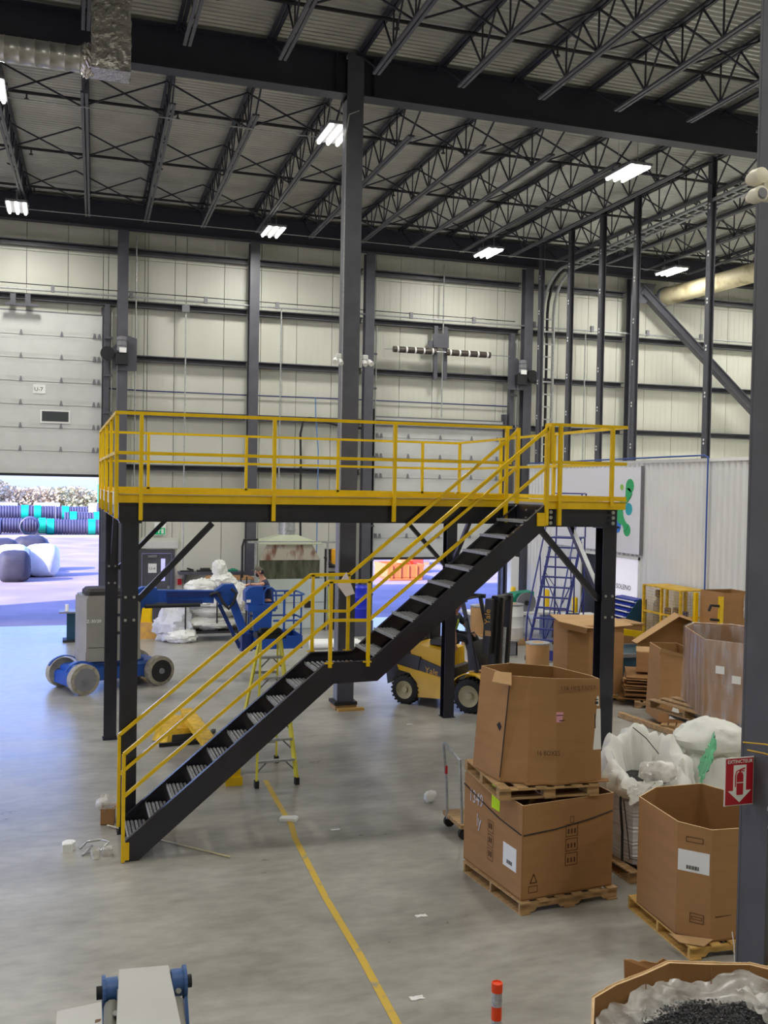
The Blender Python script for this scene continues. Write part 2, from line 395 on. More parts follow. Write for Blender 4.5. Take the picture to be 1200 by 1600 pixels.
# ---------------------------------------------------------------- joists: one set per bay
JX = [-1.33-1.66*3, -1.33-1.66*2, -1.33-1.66, -1.33]+[.35+1.66*i for i in range(15)]
def joist_parts(Y0, Y1, ext0, ext1):
    # local: y from 0 to L, z relative to the bottom chord
    L = Y1-Y0; D = .78
    top = MB().bar((-.045,0,D),(-.045,L,D),.06,.05).bar((.045,0,D),(.045,L,D),.06,.05)
    b0, b1 = ext0, L-ext1
    bot = MB().bar((-.042,b0,0),(-.042,b1,0),.055,.045).bar((.042,b0,0),(.042,b1,0),.055,.045)
    rods = []; n = max(2, int(round((b1-b0-.8)/1.22))); p = (b1-b0-.8)/n; s = b0+.4
    for k in range(n):
        ya = s+k*p
        rods.append(MB().bar((0,ya,D-.02),(0,ya+p/2,.02),.028,.028)); rods.append(MB().bar((0,ya+p/2,.02),(0,ya+p,D-.02),.028,.028)); rods.append(MB().bar((0,ya+p/2,.02),(0,ya+p/2,D-.02),.025,.025))
    rods.append(MB().bar((0,.1,D-.02),(0,s-.35,.02),.03,.03)); rods.append(MB().bar((0,L-.1,D-.02),(0,b1-.1,.02),.03,.03))
    top.box(-.09,0,D-.06,.09,.18,D).box(-.09,L-.18,D-.06,.09,L,D)
    return top, bot, rods
def joist_set(Y0, Y1, e0, e1, bayname, kx, xs, dets):
    top, bot, rods = joist_parts(Y0, Y1, e0, e1); proto = None
    for i, x in enumerate(xs):
        lab = '%s roof joist from the left, %s' % (ORD[i], bayname)
        if proto is None:
            proto = thing('roof_joist', lab, 'joist', (x,Y0,11.7), group='open web joists in the '+bayname, world=False)
            obj('top_chord', top, M_NAVY, proto); obj('bottom_chord', bot, M_GREY, proto)
            for r in rods: obj('web_rod', r, M_NAVY, proto)
            o = proto
        else:
            o = dup(proto, (x,Y0,11.7), 0, lab)
        o.rotation_euler = (0,0,-math.atan(kx(x)))
joist_set(18.55, 30.4, 1.5, 1.1, 'far bay over the mezzanine', lambda x: max(0, .035-.0035*x), [x for x in JX if x > -1.5 and x < 25], None)
joist_set(6.3, 18.45, 1.0, 1.15, 'near bay in front of the girder', lambda x: max(0,.012-.001*x), [x+(-.12 if x < 4 else -.05) for x in JX if x > -.5 and x < 16], None)
# cross bridging and sprinkler mains
def bridging(Y, lab, x0, x1):
    t = thing('cross_bridging', 'row of thin crossed bridging angles between joists '+lab, 'bridging', (6,Y,11.7), group='rows of cross bridging in the roof')
    xs = [x for x in JX if x0 <= x <= x1]
    for a, b in zip(xs[:-1], xs[1:]):
        obj('bridging_cross', MB().bar((a,Y,12.45),(b,Y,11.73),.03,.03).bar((a,Y+.03,11.73),(b,Y+.03,12.45),.03,.03), M_NAVY, t)
for Y, lab in ((20.9,'just beyond the central girder'),(24.3,'midway to the back wall'),(27.7,'nearest the back wall')): bridging(Y, lab, -1.4, 24)
for Y, lab in ((15.2,'just in front of the central girder'),(12.6,'at the top edge of the view')): bridging(Y, lab, -.2, 16)
def sprinkler(Y, z, lab):
    t = thing('sprinkler_pipe', 'dark sprinkler pipe with small upright heads '+lab, 'pipe', (6,Y,z), group='sprinkler pipes under the roof deck')
    obj('pipe', MB().tube([(XL+.1,Y,z),(XR-.1,Y,z)], .035, 8), M_DARK, t)
    for k in range(9):
        x = -.7+k*3.1
        obj('sprinkler_head', MB().cyl((x,Y,z-.03),(x,Y,z-.13),.018,6).cyl((x,Y,z-.13),(x,Y,z-.15),.05,8), M_DARK, t)
sprinkler(22.3, 12.36, 'nearest the central girder'); sprinkler(26.0, 12.36, 'in the middle of the far bay'); sprinkler(29.3, 12.36, 'nearest the back wall'); sprinkler(16.6, 12.36, 'in front of the girder')
t = thing('conduit_run', 'thin galvanised conduit crossing under the joists near the back wall', 'conduit', (6,28,11.6))
obj('pipe', MB().tube([(-6,28.95,11.64),(20,28.95,11.64)], .012, 6), M_GALV, t)
single('conduit_run', MB().tube([(-6,20.7,11.64),(3.,20.7,11.64),(4.8,20.7,11.64),(5.3,20.6,11.62)], .012, 6), M_GALV, 'thin conduit feeding the lamp beside the central column', 'conduit')
single('conduit_run', MB().tube([(5.35,18.32,11.4),(5.15,18.31,11.3),(5.1,18.33,10.9),(5.1,18.33,1.2)], .012, 6), M_GALV, 'thin conduit running down the face of the central column', 'conduit')
# ---------------------------------------------------------------- high bay lights
M_TUBE = mat('lit lamp tube', (255,255,250), .4, var=0, emis=(255,252,242), estr=14.)
lamps = [(-1.1,28.2,'far left above the left dock door'),(5.3,19.9,'beside the central column under the girder'),(5.73,28.1,'above the second wall column'),(12.13,19.9,'largest, at right just beyond the girder'),(12.37,28.1,'above the right dock door'),(18.9,28.2,'at far right by the thick pipe'),(-1.25,19.9,'cut by the left edge under the girder')]
off = [(18.8,19.9),(-7.6,28.2),(-7.8,19.9),(24.5,28.2),(24.5,19.9)]+[(x,y) for x in (-7.8,-1.2,5.4,12.1,18.8,24.5) for y in (11.7,2.5)]
def lamp(x, y, label, group, view=True):
    t = thing('high_bay_light', label, 'ceiling light', (x,y,11.45), group=group, world=False)
    obj('housing', MB().box(-.27,-.58,.02,.27,.58,.08).box(-.3,-.1,.08,.3,.1,.14), M_GREYL, t)
    for k in range(3): obj('lamp_tube', MB().cyl((-.2+.2*k,-.55,0),(-.2+.2*k,.55,0),.035,8), M_TUBE, t)
    [obj('hanger', MB().tube([(0,q,.08),(0,q,1.12)], .008, 5), M_GALV, t) for q in (-.4,.4)]
    ld = bpy.data.lights.new('lamp_light', 'AREA'); ld.shape = 'RECTANGLE'; ld.size = .5; ld.size_y = 1.1; ld.energy = LAMP_W; ld.color = (1.,.985,.93)
    lo = bpy.data.objects.new('lamp_light', ld); C.objects.link(lo); lo.parent = t; lo.location = (0,0,-.05)
for x, y, lab in lamps: lamp(x, y, 'lit white high bay lamp, '+lab, 'high bay lamps')
for x, y in off: lamp(x, y, 'lit high bay lamp outside the picture', 'high bay lamps outside the picture')
# ---------------------------------------------------------------- dock doors (panels pulled up in front of the wall)
def dock_door(n, x0, x1, zb, zt, signtxt, signx, signz, winx=None):
    d = bpy.data.objects.new('door_%d' % n, None); C.objects.link(d); d['kind'] = 'structure'; INV[d.name] = None
    k = int(round((zt-zb)/.66)); h = (zt-zb)/k
    for i in range(k):
        z0 = zb+i*h; z1 = z0+h-.012
        mb = MB().box(x0,30.86,z0,x1,30.9,z1).box(x0,30.885,z0-.03,x1,30.905,z0)
        for q in (.05,.09,.13): mb.box(x0,30.855,z0+q,x1,30.86,z0+q+.012)
        for q in (.05,.10): mb.box(x0,30.855,z1-q-.012,x1,30.86,z1-q)
        mb.box(x0,30.845,z0-.004,x1,30.86,z0+.02)
        obj('door_panel', mb, M_DOOR, d)
        if i > 0:
            m = int((x1-x0)/1.12)
            mb = MB()
            for q in range(1, m+1):
                xx = x1-.02-1.12*q+.0
                mb.prism([(xx-.05,30.85,z0-.02),(xx+.05,30.85,z0-.02),(xx+.015,30.85,z0+.13),(xx-.015,30.85,z0+.13)], (0,-.02,0))
            for q in (x1-.22, x1-.09, x0+.22, x0+.09): mb.prism([(q-.05,30.85,z0-.02),(q+.05,30.85,z0-.02),(q+.02,30.85,z0+.12),(q-.02,30.85,z0+.12)], (0,-.03,0))
            obj('door_hinge', mb, M_GREYL, d)
    obj('bottom_seal', MB().box(x0,30.83,zb-.08,x1,30.91,zb), M_DARK, d)
    obj('top_rail', MB().box(x0,30.85,zt-.01,x1,30.91,zt+.03), M_GREYL, d)
    if winx:
        obj('window_frame', MB().box(winx-.42,30.835,5.98,winx+.42,30.86,6.36), M_WHITE, d)
        obj('window_pane', MB().box(winx-.37,30.825,6.03,winx+.37,30.84,6.32), mat('dark window glass',(70,72,76),.1,var=0), d)
    obj('door_sign', MB().box(signx-.17,30.84,signz-.12,signx+.17,30.86,signz+.14), M_WHITE, d)
    text('sign_lettering', signtxt, .16, (signx-.14,30.836,signz-.05), (1,0,0), (0,0,1), M_INK, d)
    for xx in (x0-.06, x1+.03):
        obj('door_track', MB().box(xx,30.7,0,xx+.03,30.92,zt+.25).box(xx-.06,30.9,0,xx+.09,30.95,zt+.25), M_GREY, d)
    for xx in (x0-.25, x1+.08):
        obj('door_jamb', MB().box(xx,30.86,0,xx+.17,31.14,5.3), M_GREY, d)
    # ground level header of the opening
    obj('lintel', MB().box(x0-.2,30.97,4.95,x1+.2,31.12,5.5), M_GREY, d)
    return d
dock_door(1, DX0, DX1-.02, 4.5, 9.2, 'U-7', -.55, 6.95, -.1)
dock_door(2, EX0, EX1-.05, 2.0, 6.55, 'U-3', 11.6, 3.95)
# man door
d = bpy.data.objects.new('door_3', None); C.objects.link(d); d['kind'] = 'structure'; INV[d.name] = None
obj('door_frame', MB().box(2.33,30.94,0,2.43,31.1,2.26).box(3.31,30.94,0,3.41,31.1,2.26).box(2.43,30.94,2.14,3.31,31.1,2.26), M_GREY, d)
obj('door_leaf', MB().box(2.44,30.99,.02,3.3,31.04,1.0).box(2.44,30.99,1.0,3.0,31.04,2.13).box(3.13,30.99,1.0,3.3,31.04,2.13).box(3.0,30.99,1.0,3.13,31.04,1.3).box(3.0,30.99,1.98,3.13,31.04,2.13), M_GREY, d)
obj('window_pane', MB().box(3.0,31.01,1.3,3.13,31.02,1.98), mat('clear glass',(235,240,245),.05,var=0,trans=.95), d)
obj('push_bar', MB().box(2.5,30.93,1.0,3.26,30.96,1.06).box(3.18,30.93,.92,3.27,30.98,1.16), M_CHROME, d)
obj('door_closer', MB().box(2.6,30.93,2.02,2.88,30.99,2.09), M_CHROME, d)
obj('door_sign', MB().box(2.62,30.975,1.55,2.87,30.99,1.83), M_WHITE, d)
text('sign_lettering', 'U-4', .12, (2.65,30.972,1.64), (1,0,0), (0,0,1), M_INK, d)
obj('header_panel', MB().box(2.3,30.9,2.3,3.5,30.98,2.5), M_DOOR, d); obj('header_shade', MB().box(2.3,30.93,2.5,3.5,30.98,2.62), M_CREAM, d)
t = thing('exit_sign', 'green and white running man exit sign above the grey door', 'sign', (2.95,30.95,2.72))
obj('sign_box', MB().box(2.78,30.9,2.7,3.12,30.96,3.08), M_WHITE, t)
obj('green_field', MB().box(2.8,30.893,2.72,3.1,30.902,2.92), mat('exit green',(0,150,90),.5,var=0,emis=(0,150,90),estr=.5), t)
obj('running_figure', MB().box(2.9,30.888,2.76,2.93,30.894,2.86).box(2.93,30.888,2.84,2.98,30.894,2.86).box(2.9,30.888,2.87,2.94,30.894,2.9).box(2.99,30.888,2.75,3.06,30.894,2.89), M_WHITE, t)
single('fire_alarm', MB().box(3.5,30.9,1.18,3.62,31.0,1.36), M_RED, 'small red fire alarm box beside the grey door', 'alarm')
t = thing('wall_shelf', 'narrow dark steel shelf along the back wall right of the grey door', 'shelf', (4.5,30.8,1.55))
obj('shelf_board', MB().box(3.5,30.5,1.52,5.52,31,1.6), M_GREY, t)
for x in (3.7, 5.2): obj('bracket', MB().prism([(x,31,1.52),(x,30.6,1.52),(x,31,1.2)], (.04,0,0)), M_GREY, t)
single('hand_tool', MB().rbx(3.55,30.6,1.6,3.95,30.75,1.64,.01).cyl((3.95,30.68,1.64),(3.75,30.7,1.7),.03,8), M_DARK, 'small black tool lying on the left end of the wall shelf', 'tool')
single('hand_tool', MB().rbx(4.05,30.6,1.6,4.6,30.8,1.65,.01).cyl((4.15,30.7,1.67),(4.45,30.7,1.67),.04,8), M_DARK, 'larger black tool lying beside the first on the wall shelf', 'tool')
single('hand_tool', MB().rbx(5.0,30.6,1.6,5.3,30.75,1.66,.02).cyl((5.08,30.68,1.66),(5.22,30.68,1.66),.035,8), M_GREEN, 'small green tool lying on the right end of the wall shelf', 'tool')
# door operators, springs and tracks
def operator(x, z, label, flip=1):
    t = thing('door_operator', label, 'motor', (x,30.3,z), group='dock door motors')
    obj('mounting_plate', MB().prism([(x-.28*flip,30.38,z-.55),(x+.42*flip,30.38,z-.55),(x+.42*flip,30.38,z+.4),(x+.1*flip,30.38,z+.5),(x-.28*flip,30.38,z+.1)], (0,.03,0)), M_GREY, t)
    obj('motor', MB().lathe([(.05,0),(.14,.02),(.14,.14),(.12,.15),(.14,.17),(.14,.3),(.12,.31),(.14,.33),(.14,.42),(.06,.45)], (x-.02*flip,30.2,z-.02), 'z', 14), M_GREYL, t, smooth=True)
    obj('gearbox', MB().rbx(x-.2,30.08,z-.4,x+.16,30.36,z-.05,.03), M_DARK, t)
    obj('sprocket_guard', MB().cyl((x-.42*flip,30.25,z-.08),(x-.42*flip,30.4,z-.08),.2,20), M_DARK, t, smooth=True)
    obj('rating_label', MB().box(x-.1,30.05,z-.06,x+.1,30.1,z+.08), M_WHITE, t)
    obj('chain', MB().tube([(x-.15,30.2,z-.4),(x-.15,30.2,1.4)], .01, 5), M_GREYL, t)
operator(1.75, 8.12, 'dark door motor on the wall column right of the left dock door'); operator(14.6, 8.15, 'dark door motor on the wall column right of the right dock door', -1)
def spring(n, xc, z, xa, xb, label):
    t = thing('door_spring', label, 'spring assembly', (xc,30.5,z-.8))
    obj('shaft', MB().cyl((xa,30.55,z),(xb,30.55,z),.016,8), M_GALV, t)
    if n:
        for a, b in ((xc-1.62,xc-.18),(xc+.2,xc+1.75)):
            pts = []; turns = 26
            mb = MB().cyl((a,30.55,z),(b,30.55,z),.085,12)
            for q in range(turns*2+1): mb.cyl((a+(b-a)*q/(turns*2+.01)-.012,30.55,z),(a+(b-a)*q/(turns*2+.01)+.006,30.55,z),.102,12)
            obj('coil_spring', mb, M_SPR, t)
            mb = MB()
            for q in range(5): xx = a+.12+(b-a-.24)*q/4; mb.cyl((xx-.02,30.55,z),(xx+.035,30.55,z),.105,12)
            obj('paint_mark', mb, M_WHITE, t)
    obj('centre_bracket', MB().box(xc-.26,30.6,z+.15,xc+.3,30.63,z+.6).box(xc-.42,30.6,z+.15,xc-.24,30.63,z+.35), M_GREY, t)
    for xx in (xc-.2, xc+.14): obj('bracket_post', MB().box(xx,30.64,z-.9,xx+.13,30.72,z+.85), M_GREY, t)
M_SPR = mat('oiled spring steel', (92,84,78), .5, metal=.4, var=.3, scale=20)
spring(1, 11.83, 8.72, 9.9, 14.3, 'coiled torsion spring and shaft above the right dock door')
t = thing('door_spring', 'steel spring bracket above the left dock door', 'bracket', (-1,30.6,9.2))
obj('bracket_post', MB().box(-1.35,30.5,9.35,-1.2,30.73,9.62).box(-.95,30.5,9.35,-.8,30.73,9.62), M_GREY, t)
obj('foot_bar', MB().box(-1.5,30.48,9.28,-.6,30.6,9.35), M_GREY, t)
for x, z1, lab in ((1.33,9.5,'right of the left dock door'),(9.5,9.6,'left of the right dock door'),(14.45,9.5,'right of the right dock door')):
    t = thing('vertical_track', 'tall vertical lift track with brackets '+lab, 'track', (x,30.6,0), group='vertical lift door tracks')
    obj('angle', MB().box(x-.07,30.62,0,x+.07,30.66,z1).box(x-.07,30.66,0,x-.04,30.84,z1), M_GREY, t)
    obj('rail', MB().tube([(x+.14,30.6,0),(x+.14,30.6,z1-.2)], .02, 6), M_GALV, t)
    for q in range(8): obj('track_bracket', MB().box(x-.1,30.55,.8+q*1.1,x+.16,30.62,.86+q*1.1), M_GREY, t)
# conduits and hose on the back wall
t = thing('wall_conduit', 'pair of galvanised conduits running along the upper girt of the back wall', 'conduit', (8,30.6,9.8))
obj('pipe', MB().tube([(-4,30.62,9.78),(24.5,30.62,9.78)], .03, 8), M_GALV, t, smooth=True); obj('pipe', MB().tube([(-4,30.62,9.94),(14.5,30.62,9.9)], .014, 6), M_DARK, t)
for q in range(12): obj('clamp', MB().bx((-2.4+q*2.2,30.6,9.84),(.1,.1,.2)), M_GREYL, t)
for i, (x, z0, z1, lab) in enumerate([(2.15,.3,11.6,'just right of the left motor'),(3.62,1.75,9.75,'in the middle of the second wall bay'),(6.55,1.2,9.75,'in the bay left of the central column'),(11.95,6.6,11.6,'over the torsion spring'),(17.2,2,9.7,'between the dark posts at right')]):
    t = thing('drop_conduit', 'thin vertical conduit on the back wall '+lab, 'conduit', (x,30.7,z0), group='vertical conduits on the back wall')
    obj('pipe', MB().tube([(x,30.68,z0),(x,30.68,z1)], .022, 6), M_GALV, t, smooth=True)
    if i in (1,): obj('junction_box', MB().box(x-.12,30.6,9.45,x+.1,30.72,9.65), M_GREYL, t)
single('air_hose', MB().tube([(-4,30.9,7.05),(1.2,30.9,7.07),(2.5,30.88,7.05),(5.5,30.9,7.06),(9,30.9,7.08),(14.4,30.9,7.08)], .022, 6), mat('navy hose',(42,52,110),.5,var=0), 'thin navy air hose strung along the back wall at mid height', 'hose', smooth=True)
single('power_cable', MB().tube([(9.2,30.7,6.15),(8.5,30.7,6.2),(7.9,30.7,6.35),(7.5,30.7,6.42),(7.3,30.7,6.3),(7.22,30.7,5.9),(7.25,30.7,5.),(7.25,30.7,4.0),(7.3,30.7,1.)], .035, 8), M_DARK, 'black power cable looping down the wall left of the central column', 'cable', smooth=True)
single('air_hose', MB().tube([(7.7,30.75,7.06),(7.72,30.75,6.5),(7.82,30.75,5.4),(7.82,30.75,1.2)], .018, 6), mat('pale blue hose',(92,132,190),.5,var=0), 'pale blue hose dropping straight down beside the black cable', 'hose')
# floodlights with sensors on the central column
for x, lab in ((5.02,'left'),(5.55,'right')):
    s = -1 if x < 5.2 else 1
    t = thing('emergency_lamp', 'small white twin emergency lamp on the %s side of the central column' % lab, 'lamp', (x,18.3,6.6))
    obj('lamp_body', MB().rbx(x-.05,18.28,6.72,x+.05,18.36,6.8,.01), M_WHITE, t); obj('lamp_head', MB().cyl((x+.06*s,18.3,6.68),(x+.1*s,18.2,6.62),.05,10), M_WHITE, t); obj('lamp_head', MB().cyl((x-.02*s,18.3,6.68),(x-.03*s,18.2,6.6),.045,10), M_WHITE, t)
# ---------------------------------------------------------------- mezzanine
def hcol(mb, cx, cy, z0, z1, w, tf=.012):
    return mb.box(cx-w/2,cy-w/2,z0,cx+w/2,cy-w/2+tf,z1).box(cx-w/2,cy+w/2-tf,z0,cx+w/2,cy+w/2,z1).box(cx-.006,cy-w/2+tf,z0,cx+.006,cy+w/2-tf,z1)
mz = thing('mezzanine', 'raised mezzanine platform on black columns with yellow edge and guardrail', 'platform', (3.9,14.5,0))
FY, BY, X0, X1, PX, PY = 12.42, 17.32, .70, 7.05, 5.95, 11.53
cpos = [(.84,12.56),(.86,17.2),(6.98,17.35),(6.95,11.72)]
for i, (cx, cy) in enumerate(cpos):
    w = .2; c = hcol(MB(), cx, cy, .015, 3.8, w)
    col = obj('column', c, M_BLACK, mz)
    obj('base_plate', MB().box(cx-.12,cy-.12,0,cx+.12,cy+.12,.015), M_BLACK, col)
    sx = 1 if cx < 3 else -1; sy = 1 if cy < 14 else -1
    for z in (2.62, 2.9):
        mb = MB()
        for q in (-.05,.05): mb.cyl((cx+q,cy-w/2-.015,z),(cx+q,cy-w/2,z),.018,8)
        obj('bolt', mb, M_BOLT, col)
    obj('cap_plate', MB().box(cx-.13,cy-.13,3.8,cx+.13,cy+.13,3.82), M_BLACK, col)
    obj('knee_brace', MB().bar((cx+sx*.1,cy,2.85),(cx+sx*1.0,cy,3.8),.07,.07), M_BLACK, mz)
    obj('knee_brace', MB().bar((cx,cy+sy*.1,2.85),(cx,cy+sy*1.0,3.8),.07,.07), M_BLACK, mz)
def beamI(a, b, name='beam'): obj(name, wide_flange(MB(), a, b, .13, .24, .012, .03), M_BLACK, mz)
zb = 3.94
beamI((X0,FY+.075,zb),(PX,FY+.075,zb)); beamI((PX,PY+.075,zb),(X1-.02,PY+.075,zb)); beamI((X0,BY-.075,zb),(X1,BY-.075,zb))
beamI((X0+.075,FY+.15,zb),(X0+.075,BY-.15,zb)); beamI((X1-.095,PY+.15,zb),(X1-.095,BY-.15,zb)); beamI((PX+.05,PY+.15,zb),(PX+.05,BY-.15,zb))
for k in range(1, 4): xx = X0+.08+k*1.3; beamI((xx,FY+.15,zb),(xx,BY-.15,zb), 'floor_joist')
mb = MB()
for q in (3.87,3.94,4.01):
    mb.cyl((PX+.07,PY-.012,q),(PX+.07,PY,q),.024,10); mb.cyl((X1-.12,PY-.012,q),(X1-.12,PY,q),.024,10)
obj('bolt', mb, M_BOLT, mz)
obj('deck_plate', MB().box(X0,FY,4.065,X1,BY,4.1).box(PX,PY,4.065,X1,FY,4.1), M_GREY, mz)
# yellow edge channel and toe board, following the L shape (open at the head of the stair)
def edge(a, b, nrm):
    a = Vector(a); b = Vector(b); n = Vector(nrm)*.012
    mb = MB().bar(a+Vector((0,0,4.1))+n*.5, b+Vector((0,0,4.1))+n*.5, .012, .10).bar(a+Vector((0,0,4.165))+n*2, b+Vector((0,0,4.165))+n*2, .05, .012)
    mb.bar(a+Vector((0,0,4.19))+n*1.5, b+Vector((0,0,4.19))+n*1.5, .012, .06)
    obj('toe_board', mb, M_YEL, mz)
edge((X0-.01,FY,0),(PX-.12,FY,0),(0,-1,0)); edge((PX,PY,0),(X1+.06,PY,0),(0,-1,0)); edge((X0,FY,0),(X0,BY,0),(-1,0,0)); edge((X0,BY,0),(X1,BY,0),(0,1,0)); edge((X1,PY,0),(X1,BY,0),(1,0,0))
ZT, ZM = 5.13, 4.65; T = .04
def rail(pts, name='rail'): 
    for a, b in zip(pts[:-1], pts[1:]): obj(name, MB().bar(a, b, T, T), M_YEL, mz)
def post(x, y, z0=4.1, z1=ZT): obj('post', MB().bar((x,y,z0),(x,y,z1),T+.006,T+.006), M_YEL, mz)
e = .035
rail([(X0-e,FY-e,ZT),(PX-.1,FY-e,ZT)]); rail([(X0-e,FY-e,ZM),(PX-.1,FY-e,ZM)])
rail([(X0-e,FY-e,ZT),(X0-e,BY+e,ZT)]); rail([(X0-e,FY-e,ZM),(X0-e,BY+e,ZM)])
rail([(X0-e,BY+e,ZT),(X1+e,BY+e,ZT)]); rail([(X0-e,BY+e,ZM),(X1+e,BY+e,ZM)])
rail([(X1+e,BY+e,ZT),(X1+e,PY-e,ZT)]); rail([(X1+e,BY+e,ZM),(X1+e,PY-e,ZM)])
rail([(PX+.05,PY-e,ZT),(X1+e,PY-e,ZT)]); rail([(PX+.05,PY-e,ZM),(X1+e,PY-e,ZM)])
for x in (.95,2.58,4.18,5.78): post(x, FY-e-.005, 3.84)
for x in (5.95,): post(x, FY-e, 4.1)
for y in (12.42,13.75,15.05,16.3,17.3): post(X0-e, y, 3.86)
for y in (12.42,13.75,15.05,16.3): obj('rail_bracket', MB().box(X0-.06,y+.1,4.02,X0-.04,y+.35,4.18), M_WHITE, mz)
for x in (1.45,3.12,4.78,6.4): post(x, BY+e, 4.1)
post(X1+e, BY-.1, 3.86); post(X1+e, 15.4, 3.86); post(X1+e, 13.5, 3.86); post(6.88, PY-e, 4.1)
post(PX+.17, PY-e-.005, 3.84); post(PX+.05, PY-e, ZM, ZT)
rail([(PX+.05,PY-e,ZT-.0),(PX+.05,PY+.12,ZT)]); rail([(PX+.05,PY-e,ZM),(PX+.05,PY+.12,ZM)]); post(PX+.06, PY+.12, 4.1)
# ---------------------------------------------------------------- staircase
st = thing('staircase', 'black steel staircase with yellow handrails climbing to the mezzanine', 'staircase', (3.3,11.95,0))
YN, YFr = 11.53, 12.36
prof = [(.76,.0),(.76,.23),(3.08,2.17),(3.62,2.17),(5.935,4.09),(5.935,3.79),(3.72,1.93),(3.17,1.92),(.9,.0)]
for y0, nm in ((YN,'stringer'),(YFr,'stringer')):
    s = obj(nm, MB().prism([(x,y0,z) for x,z in prof], (0,.012,0)), M_BLACK, st)
    d = 1 if y0 == YN else -1; ya = y0+.012 if d > 0 else y0-.05
    mb = MB()
    tp = [(.76,.23),(3.08,2.17),(3.62,2.17),(5.935,4.09)]; bt = [(.9,.004),(3.17,1.924),(3.72,1.934),(5.93,3.79)]
    for L in (tp, bt):
        for (xa,za),(xb,zb_) in zip(L[:-1], L[1:]): mb.bar((xa,ya+.02,za),(xb,ya+.02,zb_),.06,.01)
    obj('flange', mb, M_BLACK, s, smooth=False)
M_GRIP = mat('grip strut tread', (74,74,77), .4, metal=.5, var=.3, scale=30)
def tread(x, z, w=.26):
    t = obj('tread', MB().box(x,YN+.012,z-.035,x+.008,YFr-.002,z).box(x+.008,YN+.012,z-.012,x+w,YFr-.002,z-.006), M_BLACK, st)
    mb = MB(); n = 16
    for i in range(5):
        for k in range(n):
            yy = YN+.04+k*(YFr-YN-.06)/n+(.012 if i % 2 else 0); xx = x+.02+i*(w-.03)/5
            mb.add([(xx,yy,z-.006),(xx+.034,yy,z-.006),(xx+.034,yy+.03,z-.006),(xx,yy+.03,z-.006),(xx+.008,yy+.007,z+.006),(xx+.026,yy+.007,z+.006),(xx+.026,yy+.023,z+.006),(xx+.008,yy+.023,z+.006)],[(4,5,6,7),(0,1,5,4),(1,2,6,5),(2,3,7,6),(3,0,4,7)])
    obj('grip_teeth', mb, M_TREAD, t, kind='stuff')
    obj('nosing', MB().box(x-.004,YN+.014,z-.03,x+.012,YFr-.004,z+.004), M_GALV, t)
for k in range(1, 10): tread(.80+.2455*(k-1), .205*k)
tread(3.0, 2.05, .34); tread(3.34, 2.05, .32)
for k in range(11, 20): tread(3.68+.2455*(k-11), .205*k)
obj('top_plate', MB().box(5.92,YN+.02,3.86,5.935,YFr,4.08), M_BLACK, st)
mb = MB()
for q in (.2,.5): 
    for z in (3.92,4.02): mb.cyl((5.905,YN+q,z),(5.92,YN+q,z),.014,8)
obj('bolt', mb, M_BOLT, st)
for y, lbl in ((YN-.03,'n'),(YFr+.035,'f')):
    hr = [(.73,y,0.02 if lbl == 'n' else .12),(.73,y,1.235),(3.08,y,3.155),(3.60,y,3.155),(5.94,y,5.08)]
    if lbl == 'n': hr[0] = (.73,y,.01)
    for a, b in zip(hr[1:-1], hr[2:]): obj('handrail', MB().bar(a, b, T, T), M_YEL, st)
    md = [(.74,y,.76),(3.1,y,2.69),(3.59,y,2.68),(5.92,y,4.575)]
    for a, b in zip(md[:-1], md[1:]): obj('mid_rail', MB().bar(a, b, T-.005, T-.005), M_YEL, st)
    obj('post', MB().bar(hr[0], hr[1], T, T), M_YEL, st)
    for x in (3.11, 3.585): obj('post', MB().bar((x,y,2.12),(x,y,3.155),T,T), M_YEL, st)
    obj('post', MB().bar((5.945,y,3.84 if lbl == 'n' else 4.1),(5.945,y,5.1),T,T), M_YEL, st)
    obj('bracket', MB().box(.745,y-.012,.03,.80,y+.025,.22), M_YEL, st) if lbl == 'n' else None
    obj('bracket', MB().box(5.82,y-.01,3.83,5.94,y+.02,4.0), M_YEL, st) if lbl == 'n' else None
    for x in (3.02, 3.5): obj('weld_plate', MB().box(x+.03,y-.005,2.165,x+.13,y+.03,2.18), M_YEL, st)
rg = MB().sheet(lambda u, v: (3.5+.28*u+.06*v, YFr+.0-.02*math.sin(u*3), 3.2-.42*v-.12*u+.05*math.sin(v*5)), 6, 8).thick(.008)
single('hanging_rag', MB().prism([(3.532,12.33,3.19),(3.415,12.33,3.027),(3.529,12.33,2.877),(3.648,12.33,2.912),(3.59,12.33,3.057)], (0,-.012,0)), mat('pale pink paper',(235,222,222),.8,var=.04), 'white paper sheet taped to the landing handrail post of the stair', 'paper')
# ---------------------------------------------------------------- near grey column at the right with its sign
t = thing('near_column', 'scuffed grey steel column at the right edge of the picture', 'column', (5.02,6.3,0))
M_SCUFF = mat('scuffed grey paint', (84,84,90), .5, scale=2.2, rgb2=(74,75,80), lo=.35, hi=.6, detail=10, bump=.06)
obj('shaft', MB().box(5.06,6.13,.02,5.4,6.155,11.69).box(5.06,6.43,.02,5.4,6.455,11.69).box(5.062,6.155,.02,5.075,6.43,11.69).box(5.385,6.155,.02,5.398,6.43,11.69), M_SCUFF, t)
obj('base_plate', MB().box(4.95,6.05,0,5.45,6.53,.02), M_DARK, t)
mb = MB()
for q in range(26):
    a = random.random(); zz = random.choice([5.0,4.6,3.6,2.6,1.9,1.4])+random.uniform(-.18,.18); xx = random.uniform(5.04,5.3)
    mb.box(xx,6.127,zz,xx+random.uniform(.004,.02),6.13,zz+random.uniform(.01,.05))
obj('paint_chip', mb, mat('bare paint chips',(168,168,165),.7,var=.1), t, kind='stuff')
obj('stencil_mark', MB().box(5.04,6.124,5.98,5.135,6.13,6.13).box(5.045,6.124,5.66,5.125,6.13,5.8), M_WHITE, t)
